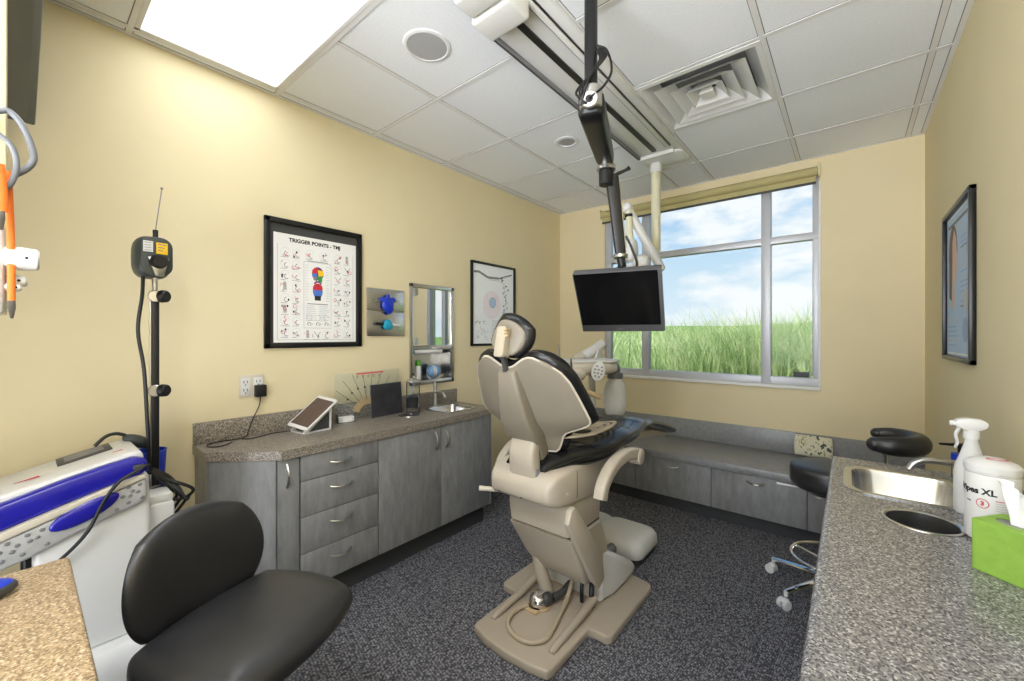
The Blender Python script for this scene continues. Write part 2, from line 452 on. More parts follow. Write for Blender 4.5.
# ceiling: tiles on a grid
cx = [XL, -2.435, -1.825, -1.2155, -.918, -.308, .302, XR]
cy = [YR, -.904, -.294, .316, .926, 1.536, 2.149, 2.765, 3.371, YB]
LIGHTS = [(-2.435, -1.2155, .316, .926), (-.918, .302, -.904, -.294)]
VENT = (-.918, -.308, 2.149, 2.765)
def in_hole(x, y):
    for (a, c, d, e) in LIGHTS + [VENT]:
        if a < x < c and d < y < e: return True
b = MB()
for i in range(len(cx) - 1):
    for j in range(len(cy) - 1):
        if not in_hole((cx[i] + cx[i + 1]) / 2, (cy[j] + cy[j + 1]) / 2):
            b.box((cx[i], cy[j], H), (cx[i + 1], cy[j + 1], H + .02))
b.box((XL - .14, YR - .1, H + .1), (XR + .12, YB + .16, H + .14))
struct(b.build('ceiling', M['ceil'], smooth=False))
b = MB()
def bar(x0, y0, x1, y1, w=.012):  # second box paints the thin shadow line beside each bar
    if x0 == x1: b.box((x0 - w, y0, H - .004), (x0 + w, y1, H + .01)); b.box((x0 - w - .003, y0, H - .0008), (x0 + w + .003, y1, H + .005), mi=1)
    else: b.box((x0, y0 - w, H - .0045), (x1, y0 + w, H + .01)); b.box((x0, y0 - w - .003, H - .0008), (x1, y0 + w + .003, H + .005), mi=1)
for x in cx[1:-1]: 
    if x in (-1.825,):
        bar(x, YR, x, .316); bar(x, .926, x, YB)
    else: bar(x, YR, x, YB)
for y in cy[1:-1]: bar(XL, y, XR, y, .0115)
bar(XL + .010, YR, XL + .010, YB, .010); bar(XR - .010, YR, XR - .010, YB, .010); bar(XL, YB - .010, XR, YB - .010, .010)
struct(b.build('trim_1', [M['grid'], M['gridshadow']], smooth=False))
# cove bases
struct(MB().box((XL, 2.3, 0), (XL + .008, YB, .085)).box((XL, YR, 0), (XL + .008, .56, .085)).build('baseboard_left', M['base'], smooth=False))
struct(MB().box((XR - .008, 2.36, 0), (XR, 3.3, .085)).build('baseboard_right', M['base'], smooth=False))

# ------------------------------------------------------------------ window
b = MB(); y0, y1 = YB + .012, YB + .075
zs, zt = WZ0 + .012, WZ1
for (x0, x1) in ((WX0, WX0 + .06), (WX1 - .045, WX1)): b.box((x0, y0, WZ0), (x1, y1, zt), .004)
for x in (-1.53, -.528): b.box((x - .034, y0 - .004, WZ0), (x + .034, y1, zt), .004)
b.box((WX0, y0 - .002, WZ0), (WX1, y1, WZ0 + .065), .004); b.box((WX0, y0, zt - .05), (WX1, y1, zt), .004)
b.box((WX0, y0 - .002, 2.117), (WX1, y1, 2.173), .004)
win = struct(b.build('window_1', M['alu']))
xs = [WX0 + .06, -1.53, -.528, WX1 - .045]
for k in range(3):
    for (a, c) in ((WZ0 + .065, 2.117), (2.173, zt - .05)):
        MB().box((xs[k], YB + .046, a), (xs[k + 1], YB + .052, c)).build('glass_pane', M['glass'], win, smooth=False)
struct(MB().box((WX0 - .02, YB - .03, WZ0 - .02), (WX1 + .005, YB + .03, WZ0 + .004), .004).build('trim_2', M['whitetrim']))
b = MB().box((WX1 - .006, YB - .006, WZ0), (WX1 + .006, YB + .02, 2.55), .002)
struct(b.build('trim_3', M['whitetrim']))
tg = tag(MB().box((-.345, YB + .02, 1.055), (-.245, YB + .044, 1.095), .004).box((-.335, YB + .017, 1.065), (-.255, YB + .021, 1.085), mi=1).build('sensor_plate', [M['dgrey'], M['black']], loc=(-.295, YB + .03, 1.055)),
         'small dark rectangular plate at the lower right corner of the window glass', 'plate')
# rolled-up blind
r = thing('roller_blind', 'rolled-up olive fabric blind along the top of the window', 'blind', (-1.07, YB, 2.55))
b = MB(); b.tube([(WX0 - .02, YB - .045, 2.615), (WX1 - .012, YB - .045, 2.615)], .034, 20); b.build('fabric_roll', M['blind'], r)
b = MB(); b.box((WX0 - .01, YB - .040, 2.535), (WX1 - .02, YB - .037, 2.60)); b.build('hanging_fabric', M['blind'], r)
b = MB(); b.box((WX0 - .01, YB - .046, 2.523), (WX1 - .02, YB - .030, 2.541), .004); b.build('bottom_bar', M['dgrey'], r)
for x in (WX0 - .025, WX1 - .008): MB().box((x, YB - .085, 2.57), (x + .012, YB, 2.665), .004).build('end_bracket', M['ivory'], r)

# ------------------------------------------------------------------ outside
def gz(x, y):
    s = max(0.0, y - 5)
    return .40 + .055 * s + .12 * math.sin(x * .35 + 1) * min(1, s / 8) + .02 * (x + 2) * min(1, s / 10)
b = MB(); tb = bmesh.new(); nx, ny = 44, 40
grid = [[tb.verts.new((-34 + 48 * i / nx, 4.1 + 40 * (j / ny) ** 1.5, gz(-34 + 48 * i / nx, 4.1 + 40 * (j / ny) ** 1.5))) for j in range(ny + 1)] for i in range(nx + 1)]
for i in range(nx):
    for j in range(ny): tb.faces.new([grid[i][j], grid[i + 1][j], grid[i + 1][j + 1], grid[i][j + 1]])
b._merge(tb, None, 0)
struct(b.build('ground', M['soil']))
def grass_mat():
    m, nt, out = newmat('meadow_grass')
    p = nt.nodes.new('ShaderNodeBsdfPrincipled'); p.inputs['Roughness'].default_value = .7; p.inputs['Specular IOR Level'].default_value = .15
    tc = nt.nodes.new('ShaderNodeTexCoord'); n = nt.nodes.new('ShaderNodeTexNoise'); n.inputs['Scale'].default_value = 3.5; n.inputs['Detail'].default_value = 8
    link(nt, tc.outputs['Object'], n.inputs['Vector'])
    r = nt.nodes.new('ShaderNodeValToRGB'); e = r.color_ramp.elements
    e[0].position = .32; e[0].color = lin((108, 144, 72)); e[1].position = .7; e[1].color = lin((214, 221, 160))
    link(nt, n.outputs[0], r.inputs[0]); link(nt, r.outputs[0], p.inputs['Base Color'])
    tr = nt.nodes.new('ShaderNodeBsdfTranslucent'); link(nt, r.outputs[0], tr.inputs[0])
    mx = nt.nodes.new('ShaderNodeMixShader'); mx.inputs[0].default_value = .35
    link(nt, p.outputs[0], mx.inputs[1]); link(nt, tr.outputs[0], mx.inputs[2]); link(nt, mx.outputs[0], out.inputs[0])
    return m
M['grass'] = grass_mat(); M['seed'] = mat('seed_heads', (206, 202, 160), .8, noise=.1)
vs, fs, mi = [], [], []
rg = random.Random(3)
def blade(x, y, h, w, m=0):
    a = rg.uniform(0, PI); lx, ly = rg.gauss(0, .34) * h, rg.gauss(0, .34) * h
    dx, dy = math.cos(a) * w, math.sin(a) * w; z = gz(x, y) - .02; k = len(vs)
    vs.extend([(x - dx, y - dy, z), (x + dx, y + dy, z), (x + dx * .7 + lx * .4, y + dy * .7 + ly * .4, z + h * .6), (x - dx * .7 + lx * .4, y - dy * .7 + ly * .4, z + h * .6), (x + lx, y + ly, z + h)])
    fs.extend([(k, k + 1, k + 2, k + 3), (k + 3, k + 2, k + 4)]); mi.extend([m, m])
for i in range(90000):
    y = 4.9 + 27 * rg.random() ** 1.9
    x = -.32 * y + rg.uniform(-.42, .55) * y + rg.uniform(-1, 1)
    blade(x, y, rg.uniform(.05, .20) * (1 + .8 * (rg.random() < .10)), .006 + .0011 * y)
for i in range(5200):                                                 # taller weeds towards the right
    y = 6.2 + 5.5 * rg.random()
    x = rg.gauss(-.11, .15) * y
    h = rg.uniform(.5, 1.15) * (1.25 if rg.random() < .15 else 1)
    blade(x, y, h, .011, 0)
for i in range(500):
    y = 6.5 + 9 * rg.random(); x = rg.gauss(-.2, .16) * y
    blade(x, y, rg.uniform(.8, 1.15), .006, 1)
me = bpy.data.meshes.new('meadow_grass'); me.from_pydata(vs, [], fs); me.materials.append(M['grass']); me.materials.append(M['seed'])
for p, k in zip(me.polygons, mi): p.material_index = k
g = bpy.data.objects.new('meadow_grass', me); COL.objects.link(g); g['kind'] = 'stuff'; g['label'] = 'tall bright green meadow grass growing outside the window'; g['category'] = 'grass'

# ------------------------------------------------------------------ things in the ceiling
def troffer(x0, x1, y0, y1, label, lm='lamp'):
    t = thing('ceiling_light', label, 'light', ((x0 + x1) / 2, (y0 + y1) / 2, H))
    b = MB(); w = .03
    for (a, c) in (((x0 + .008, y0 + .008), (x1 - .008, y0 + w)), ((x0 + .008, y1 - w), (x1 - .008, y1 - .008)), ((x0 + .008, y0 + .008), (x0 + w, y1 - .008)), ((x1 - w, y0 + .008), (x1 - .008, y1 - .008))):
        b.box((a[0], a[1], H - .006), (c[0], c[1], H + .02), .003)
    b.box((x0 + .01, y0 + .01, H + .06), (x1 - .01, y1 - .01, H + .07))
    b.build('frame', M['grid'], t)
    MB().box((x0 + w, y0 + w, H + .002), (x1 - w, y1 - w, H + .008)).build('diffuser', M[lm], t, smooth=False)
troffer(*LIGHTS[0], 'bright rectangular ceiling light panel near the left wall')
troffer(*LIGHTS[1], 'added unseen ceiling light panel behind the camera that fills the room', 'lampFill')  # panel added out of view to brighten the room
def round_fix(name, x, y, ro, ri, label, cat, recess):
    t = thing(name, label, cat, (x, y, H))
    b = MB(); b.lathe([(ri, .002), (ri, -.006), (ri + .004, -.008), (ro - .003, -.005), (ro, .002)], 36, Mx=Matrix.Translation((x, y, H))); b.build('trim_ring', M['grid'], t)
    z = recess
    MB().lathe([(0, z - .001), (ri * .6, z - .001), (ri, z), (ri, .015)], 36, Mx=Matrix.Translation((x, y, H))).build('mesh_cover' if recess < 0 else 'reflector', M['speakerg'], t)
round_fix('ceiling_speaker', -1.524, 1.221, .112, .092, 'large round grey ceiling speaker between light panel and track', 'speaker', -.005)
round_fix('recessed_downlight', -1.527, 2.45, .085, .058, 'small round recessed downlight in the ceiling left of the track', 'light', -.001)
# air diffuser: four nested square louvres
t = thing('air_vent', 'square white louvred air vent in the ceiling', 'vent', (-.613, 2.457, H))
vx, vy = -.613, 2.457
def sq(h, z): return [(vx - h, vy - h, z), (vx + h, vy - h, z), (vx + h, vy + h, z), (vx - h, vy + h, z)]
def ringpoly(mb, prof, mi=0):
    mb.loft([sq(h, z) for h, z in prof], caps=False, mi=mi)
b = MB(); ringpoly(b, [(.296, H - .001), (.296, H - .008), (.272, H - .010), (.215, H + .058), (.211, H + .058), (.268, H + .0)]); b.build('outer_frame', M['wmetal'], t, angle=20)
for (ho, hi) in ((.222, .142), (.155, .082), (.092, .040)):
    b = MB(); ringpoly(b, [(ho, H - .012), (ho + .002, H - .014), (hi, H + .045), (hi - .004, H + .043), (ho - .006, H - .010), (ho, H - .012)]); b.build('louvre', M['wmetal'], t, angle=20)
b = MB(); b.box((vx - .036, vy - .036, H - .012), (vx + .036, vy + .036, H - .006), .003); b.loft([sq(.036, H - .008), sq(.02, H + .04)], caps=True); b.build('centre_plate', M['wmetal'], t, angle=20)
MB().box((vx - .29, vy - .29, H + .075), (vx + .29, vy + .29, H + .08)).build('dark_plenum', M['grey'], t, smooth=False)

# ------------------------------------------------------------------ treatment-light ceiling track
t = thing('ceiling_track', 'long white ceiling track with dark rails above the chair', 'track', (-1.06, 2.19, H))
b = MB(); b.box((-1.215, 1.02, 2.702), (-.912, 3.19, H - .001), .01); b.build('cover', M['wmetal'], t)
b = MB(); b.box((-1.218, 1.265, 2.682), (-1.198, 2.95, 2.703), .003); b.build('side_rail', M['grey'], t)
MB().box((-1.212, 1.265, 2.6805), (-1.206, 2.95, 2.6822)).build('rail_slot', M['black'], t, smooth=False)
b = MB(); b.box((-1.094, 1.265, 2.692), (-1.064, 2.90, 2.7025)); b.build('rail_slot', M['black'], t, smooth=False)
b = MB(); b.box((-.985, 1.265, 2.684), (-.962, 2.88, 2.703), .003); b.build('side_rail', M['wmetal'], t)
MB().box((-.9615, 1.265, 2.694), (-.956, 2.88, 2.7025)).build('rail_slot', M['black'], t, smooth=False)
MB().box((-.993, 1.265, 2.694), (-.9855, 2.88, 2.7025)).build('rail_slot', M['black'], t, smooth=False)
b = MB(); b.box((-1.222, 2.945, 2.676), (-.960, 2.972, 2.703), .004); b.build('rail_stop', M['wmetal'], t)
b = MB(); b.prism(rrect(.151, .11, .05, 6, -1.0635, 3.083), 2.688, 2.7025, bev=.003); b.build('end_cap', M['wmetal'], t)
b = MB(); b.box((-1.168, 1.150, 2.615), (-.966, 1.282, 2.706), .016, 4); bx = b.build('carriage_box', M['wmetal'], t)
b = MB(); b.box((-1.150, 1.035, 2.618), (-.96, 1.146, 2.706), .018, 4); b.build('carriage_box', M['wmetal'], t)
b = MB()
for (dx, dz) in ((-.02, .0), (.0, .006), (.02, .01), (-.01, -.015), (.02, -.012), (.04, .0)): b.ball((-1.07 + dx, 1.1495, 2.66 + dz), .0035, 8)
b.build('screw', M['grey'], bx)
# ------------------------------------------------------------------ left wall
# trigger point chart
def picture(name, label, cat, x, y0, y1, z0, z1, w, side=1, depth=.022):
    """frame on an X = const wall; side=+1 faces +X"""
    t = thing(name, label, cat, (x, (y0 + y1) / 2, z0))
    xa, xb = x, x + side * depth
    b = MB()
    for (a, c) in (((y0, z0), (y1, z0 + w)), ((y0, z1 - w), (y1, z1)), ((y0, z0), (y0 + w, z1)), ((y1 - w, z0), (y1, z1))):
        b.box((xa, a[0], a[1]), (xb, c[0], c[1]), .004)
    b.build('frame', M['frame'], t)
    MB().box((xa, y0 + w * .5, z0 + w * .5), (xa + side * .004, y1 - w * .5, z1 - w * .5)).build('backing', M['dgrey'], t, smooth=False)
    return t
T1 = picture('framed_chart', 'black framed chart of small red and grey sketches on the left wall', 'framed chart', XL, .866, 1.448, 1.308, 2.046, .030)
PX = XL + .0050; py0, py1, pz0, pz1 = .916, 1.412, 1.340, 1.965
b = MB(); PM = frame((PX, 0, 0), (0, 1, 0), (0, 0, 1), (1, 0, 0))
b.box((XL + .004, py0, pz0), (PX, py1, pz1))
rp = random.Random(11)
LAY = [0]
def q(pts, mi):
    LAY[0] += 1
    b.poly([(y, z, .0004 + .000002 * (LAY[0] % 300)) for y, z in pts], mi, PM)
def stroke(pts, w, mi):
    for (a, c) in zip(pts, pts[1:]):
        d = Vector((c[0] - a[0], c[1] - a[1])); 
        if d.length < 1e-5: continue
        n = Vector((-d.y, d.x)).normalized() * w / 2
        q([(a[0] - n.x, a[1] - n.y), (c[0] - n.x, c[1] - n.y), (c[0] + n.x, c[1] + n.y), (a[0] + n.x, a[1] + n.y)], mi)
def arc(cy_, cz_, r, a0, a1, w, mi, n=9, ry=1.0):
    stroke([(cy_ + r * ry * math.cos(rad(a0 + (a1 - a0) * k / n)), cz_ + r * math.sin(rad(a0 + (a1 - a0) * k / n))) for k in range(n + 1)], w, mi)
def blob(cy_, cz_, ry, rz_, mi, n=14, a0=0, a1=360):
    q([(cy_ + ry * math.cos(rad(a0 + (a1 - a0) * k / n)), cz_ + rz_ * math.sin(rad(a0 + (a1 - a0) * k / n))) for k in range(n)], mi)
INK, INKG, INKL, RED, YEL, GRN, BLU, PUR = range(1, 9)
for (a, c) in (((py0 + .02, pz0 + .015), (py1 - .02, pz0 + .015)), ((py0 + .02, pz1 - .06), (py0 + .02, pz0 + .015)), ((py1 - .02, pz1 - .06), (py1 - .02, pz0 + .015))): stroke([a, c], .0015, INKG)
def sketch(y, z):
    """one little line drawing: a head or shoulder outline with marks"""
    c = INKG
    k = rp.random()
    if k < .55:
        arc(y, z, .025, 20, 320, .0014, INKL, 12, rp.uniform(.9, 1.1)); arc(y + .008, z - .008, .013, 100, 300, .0034, INKG)
    elif k < .8:
        stroke([(y - .02, z + .02), (y - .004, z), (y + .006, z - .022)], .003, INKG); stroke([(y + .02, z + .018), (y + .006, z), (y + .01, z - .02)], .003, c)
    else:
        for j in range(5): stroke([(y - .009 + .003 * j, z + .026), (y - .009 + .004 * j, z - .02)], .0016, INK)
    for j in range(rp.randint(1, 3)):
        m = RED if rp.random() < .5 else INK
        yy, zz = y + rp.uniform(-.02, .02), z + rp.uniform(-.022, .022)
        if m == RED: arc(yy, zz, rp.uniform(.005, .012), rp.uniform(0, 180), rp.uniform(220, 420), .0026, RED, 6)
        else: blob(yy, zz, .005, .007, INK if rp.random() < .6 else INKG, 8)
    stroke([(y - .025, z - .029), (y - .025 + rp.uniform(.025, .05), z - .029)], .0022, INKG)
rows = 8
for r_ in range(rows):
    z = pz1 - .105 - r_ * .066
    for y in (py0 + .062, py0 + .124, py1 - .122, py1 - .060): sketch(y, z)
for y in (py0 + .200, py0 + .285): sketch(y, pz1 - .100)
for y in (py0 + .190, py0 + .245, py0 + .300): sketch(y, pz0 + .045)
# centre panel
c0, c1, d0, d1 = py0 + .166, py0 + .330, pz0 + .085, pz1 - .145
stroke([(c0, d0), (c1, d0), (c1, d1), (c0, d1), (c0, d0)], .0015, INKG)
stroke([(c0 + .02, d1 + .006), (c1 - .02, d1 + .006)], .004, INKG)
cm = (c0 + c1) / 2
blob(cm, d1 - .065, .036, .040, PUR, 18); q([(cm - .036, d1 - .066), (cm - .002, d1 - .062), (cm + .001, d1 - .028), (cm - .018, d1 - .03), (cm - .033, d1 - .045)], RED)
q([(cm, d1 - .042), (cm + .034, d1 - .045), (cm + .036, d1 - .075), (cm + .004, d1 - .082)], YEL); q([(cm - .036, d1 - .066), (cm - .004, d1 - .064), (cm - .004, d1 - .084), (cm - .032, d1 - .088)], BLU)
q([(cm - .008, d1 - .082), (cm + .028, d1 - .078), (cm + .026, d1 - .118), (cm + .004, d1 - .112)], GRN); q([(cm - .030, d1 - .088), (cm - .008, d1 - .085), (cm - .004, d1 - .112), (cm - .024, d1 - .106)], INKG)
blob(cm, d1 - .170, .030, .046, BLU, 18); blob(cm, d1 - .155, .030, .031, RED, 18); q([(cm - .030, d1 - .165), (cm + .030, d1 - .165), (cm + .028, d1 - .185), (cm - .028, d1 - .185)], BLU); q([(cm - .02, d1 - .200), (cm + .02, d1 - .200), (cm + .018, d1 - .228), (cm - .018, d1 - .228)], INK)
arc(cm, d1 - .136, .022, 20, 160, .010, PUR)
for k in range(14):
    z = d1 - .02 - k * .016
    for (a, e) in ((c0 + .008, c0 + .030), (c1 - .032, c1 - .008)): stroke([(a, z), (e - rp.uniform(0, .01), z)], .003, INKL)
for k in range(9):
    z = d1 - .262 - k * .011
    stroke([(c0 + .010, z), (cm - .008 - rp.uniform(0, .02), z)], .003, INKL); stroke([(cm + .008, z), (c1 - .010 - rp.uniform(0, .02), z)], .003, INKL)
stroke([(c0 + .02, d1 - .25), (c1 - .02, d1 - .25)], .0045, INKG)
for y in (c0 + .03, cm, c1 - .03):
    arc(y, d0 + .062, .017, 0, 330, .0014, INKG, 12)
    arc(y, d0 + .024, .009, 30, 250, .003, INK); arc(y + .014, d0 + .02, .006, 0, 260, .003, INKG)
b.text('TRIGGER POINTS - TMJ', .030, frame((PX + .0006, (py0 + py1) / 2 - .012, pz1 - .042), (0, 1, 0), (0, 0, 1), (1, 0, 0)), 1, .0002, align='CENTER', bold=.0012)
b.build('chart_print', [M['paper'], M['ink'], M['inkg'], M['inkl'], M['red'], M['yellow'], M['pgreen'], M['pblue'], M['purple']], T1, smooth=False)

# two small display boards with plastic appliances
for k, (z0, z1, nm) in enumerate(((1.549, 1.702, 'upper'), (1.376, 1.544, 'lower'))):
    tag(MB().box((XL, 1.490, z0), (XL + .012, 1.784, z1), .002).build('display_board', M['steel'], loc=(XL, 1.637, z0)),
        ('upper brushed grey panel holding a blue appliance beside the framed chart', 'lower brushed grey panel holding a teal appliance beside the framed chart')[k], 'display panel', 'brushed panels on the left wall')
X0 = XL + .012
t = thing('blue_appliance', 'cobalt blue moulded clip with clear arms on the upper grey panel', 'appliance', (X0, 1.637, 1.53))
b = MB(); b.ball((X0 + .018, 1.637, 1.595), (.018, .044, .052), 14, e=.8); b.ball((X0 + .016, 1.648, 1.560), (.016, .030, .032), 12)
for s_ in (-1, 1): b.ball((X0 + .018, 1.637 + s_ * .040, 1.628), (.013, .024, .018), 10)
b.ball((X0 + .02, 1.637, 1.652), (.010, .014, .016), 10); b.tube([(X0 + .036, 1.616, 1.618), (X0 + .042, 1.640, 1.59), (X0 + .036, 1.665, 1.558)], .008, 8, 4)
b.build('body', M['blueB'], t)
for s_ in (-1, 1): MB().tube([(X0 + .012, 1.637 + s_ * .05, 1.622), (X0 + .012, 1.637 + s_ * .104, 1.617)], .009, 8).build('arm', M['clear'], t)
t = thing('teal_appliance', 'teal round clip on a black and white bar on the lower grey panel', 'appliance', (X0, 1.637, 1.41))
b = MB(); b.ball((X0 + .016, 1.637, 1.470), (.016, .030, .022), 12); b.ball((X0 + .018, 1.637, 1.447), (.018, .038, .030), 12, e=.85); b.build('body', M['teal'], t)
MB().tube([(X0 + .012, 1.540, 1.460), (X0 + .012, 1.610, 1.458)], .010, 8).build('dark_arm', M['black'], t, 'black arm'); MB().tube([(X0 + .012, 1.665, 1.456), (X0 + .012, 1.738, 1.452)], .010, 8).build('white_arm', M['white'], t, 'white arm')

# recessed mirror cabinet
t = thing('mirror_cabinet', 'steel framed recessed mirror with an open shelf niche below it', 'mirror', (XL, 2.05, 1.01))
b = MB(); y0, y1, z0, z1, w = 1.836, 2.268, 1.008, 1.768, .030
for (a, c) in (((y0, z0), (y1, z0 + w)), ((y0, z1 - w), (y1, z1)), ((y0, z0), (y0 + w, z1)), ((y1 - w, z0), (y1, z1))): b.box((XL - .01, a[0], a[1]), (XL + .014, c[0], c[1]), .005)
b.build('frame', M['steel'], t)
e = .0012
b = MB(); xb = XL - .122
b.box((xb, NY0 + e, NZ0 + e), (xb + .003, NY1 - e, NZ1 - e)); b.box((xb, NY0 + e, NZ0 + e), (XL, NY0 + e + .003, NZ1 - e)); b.box((xb, NY1 - e - .003, NZ0 + e), (XL, NY1 - e, NZ1 - e)); b.box((xb, NY0 + e, NZ0 + e), (XL, NY1 - e, NZ0 + e + .003))
b.build('niche_box', M['steel'], t, smooth=False)
MB().box((XL - .012, NY0 + .006, 1.305), (XL - .006, NY1 - .006, NZ1 - .003)).build('mirror_pane', M['mirror'], t, smooth=False)
MB().box((XL - .118, NY0 + .005, 1.236), (XL - .004, NY1 - .005, 1.242), .001).build('shelf', M['steel'], t)
MB().box((XL - .015, NY0 + .005, 1.294), (XL - .002, NY1 - .005, 1.305), .002).build('shelf', M['steel'], t)
tag(MB().box((XL - .09, 1.905, 1.2423), (XL - .025, 2.18, 1.272), .006).build('white_carton', M['paper'], loc=(XL - .06, 2.04, 1.2423)), 'long white carton on the upper shelf of the mirror niche', 'carton')
tag(MB().tube([(XL - .088, 1.889, 1.256), (XL - .018, 1.889, 1.256)], .0135, 12).build('teal_tube', M['teal'], loc=(XL - .05, 1.889, 1.2423)), 'small teal tube at the left end of the mirror shelf', 'tube')
t = thing('lotion_bottle', 'white bottle with a green cap in the mirror niche', 'bottle', (XL - .05, 1.955, NZ0 + .0045))
MB().lathe([(0, 0), (.022, 0), (.024, .006), (.024, .10), (.021, .108), (0, .108)], 20, Mx=Matrix.Translation((XL - .05, 1.955, NZ0 + .0045))).build('body', M['white'], t)
MB().lathe([(0, .108), (.020, .108), (.021, .112), (.021, .142), (.018, .148), (0, .148)], 20, Mx=Matrix.Translation((XL - .05, 1.955, NZ0 + .0045))).build('cap', M['greencap'], t, 'bright green cap')
t = thing('striped_ball', 'pale blue and white round ball in the mirror niche', 'ball', (XL - .055, 2.115, NZ0 + .0045))
MB().ball((XL - .055, 2.115, NZ0 + .0605), (.050, .060, .056), 24).build('ball_body', M['sky'], t)
b = MB()
for a in (-.018, .0): b.lathe([(.0585, -.006), (.0605, 0), (.0585, .006)], 28, Mx=frame((XL - .055, 2.100 + a, NZ0 + .0605), (1, 0, 0), (0, 0, 1), (0, 1, 0)), sx=.84, sy=.93)
b.build('white_stripe', M['white'], t, 'white stripe')
tag(MB().box((XL - .08, 1.872, NZ0 + .0045), (XL - .03, 1.918, NZ0 + .035), .004).build('small_carton', M['paper'], loc=(XL - .055, 1.895, NZ0 + .0045)), 'tiny white carton at the left of the mirror niche floor', 'carton')

# second framed picture
T2 = picture('framed_poster', 'black framed pale poster behind the chair headrest on the left wall', 'framed poster', XL, 2.462, 3.056, 1.290, 2.026, .020)
b = MB(); LAY[0] = 0; py0, py1, pz0, pz1 = 2.482, 3.036, 1.310, 2.006
b.box((XL + .004, py0, pz0), (PX, py1, pz1))
PK, SK, LB = 4, 5, 6
stroke([(py0 + .02, pz1 - .075), (py0 + .08, pz1 - .07), (py0 + .2, pz1 - .11), (py0 + .34, pz1 - .105), (py0 + .53, pz1 - .05)], .014, 2)
stroke([(py0 + .02, pz1 - .065), (py0 + .08, pz1 - .06), (py0 + .2, pz1 - .10), (py0 + .34, pz1 - .095)], .004, 1)
for k in range(7): arc(py0 + .22 + .022 * k, pz1 - .118, .010, 180, 360, .003, 2)
blob(py0 + .25, pz1 - .35, .12, .13, PK, 24); blob(py0 + .26, pz1 - .33, .042, .05, LB, 16); arc(py0 + .26, pz1 - .33, .045, 0, 360, .003, 2, 14)
for k in range(26):
    y, z = py0 + .43 + rp.uniform(-.05, .05), pz1 - .08 - k * .017
    blob(y, z, rp.uniform(.006, .018), rp.uniform(.006, .016), rp.choice([2, 3, LB, 1]), 9)
for k in range(18):
    y, z = rp.uniform(py0 + .03, py0 + .2), rp.uniform(pz0 + .03, pz0 + .22)
    arc(y, z, rp.uniform(.008, .02), rp.uniform(0, 180), rp.uniform(200, 400), .003, rp.choice([2, 3]), 7)
for k in range(12): stroke([(py0 + .25, pz0 + .05 + k * .014), (py0 + .25 + rp.uniform(.1, .16), pz0 + .05 + k * .014)], .004, 3)
for k in range(8): blob(rp.uniform(py0 + .44, py0 + .52), rp.uniform(pz0 + .05, pz0 + .3), .012, .014, rp.choice([2, 3]), 9)
b.build('poster_print', [M['chartpale'], M['ink'], M['inkg'], M['inkl'], M['pinkprint'], M['pskin'], M['chartblue']], T2, smooth=False)

# power outlet with adapter
t = thing('power_outlet', 'ivory double power outlet on the left wall above the counter', 'outlet', (XL, .808, 1.10))
MB().box((XL, .747, 1.046), (XL + .007, .868, 1.168), .003).build('cover_plate', M['cream'], t)
for y in (.777, .838):
    b = MB().box((XL + .007, y - .022, 1.062), (XL + .0095, y + .022, 1.152), .002)
    s_ = b.build('receptacle', M['white'], t)
    b = MB()
    for z in (1.087, 1.130):
        for dy in (-.008, .008): b.box((XL + .0095, y + dy - .0018, z - .006), (XL + .0100, y + dy + .0018, z + .008))
        b.box((XL + .0095, y - .003, z - .018), (XL + .0100, y + .003, z - .012))
    b.build('socket_slot', M['black'], s_, smooth=False)
t = thing('power_adapter', 'black plug-in power adapter on the outlet with its cord', 'adapter', (XL + .01, .845, 1.05))
MB().box((XL + .0103, .816, 1.048), (XL + .050, .868, 1.112), .005).build('adapter_body', M['black'], t)
MB().tube([(XL + .03, .842, 1.048), (XL + .032, .835, 1.0), (XL + .04, .80, .93), (XL + .045, .78, .875), (XL + .055, .755, .846), (XL + .05, .66, .8445), (XL + .06, .60, .844), (XL + .12, .585, .844), (XL + .15, .63, .844), (XL + .10, .69, .844)], .0028, 6, 6).build('cord', M['black'], t)
tag(MB().tube([(XL + .075, .742, .8445), (XL + .10, .775, .8445), (XL + .085, .82, .8445), (XL + .06, .90, .8445), (XL + .075, .97, .8445), (XL + .10, 1.0, .8445)], .0026, 6, 5).build('charging_cord', M['black'], loc=(XL + .08, .85, .8445)), 'thin black charging cord lying behind the white tablet', 'cord')

# ------------------------------------------------------------------ left base cabinets
CF = -2.055           # face plane of the doors
ZT, ZB = .795, .135
def arch_handle(mb, y, z, horiz=True, L=.112, x=CF, d=1):
    pts = []
    for k in range(9):
        s_ = -1 + 2 * k / 8; o = .026 * (1 - s_ * s_) + .001
        pts.append((x + d * o, y + s_ * L / 2, z - .006 * (1 - s_ * s_)) if horiz else (x + d * o, y, z + s_ * L / 2))
    mb.tube(pts, .0052, 8)
def front(name, y0, y1, z0, z1, parent, hy, hz, horiz):
    g = .0018
    f = MB().box((CF - .018, y0 + g, z0 + g), (CF, y1 - g, z1 - g), .0015).build(name, M['lam'], parent)
    h = MB(); arch_handle(h, hy, hz, horiz); h.build('handle', M['nickel'], f)
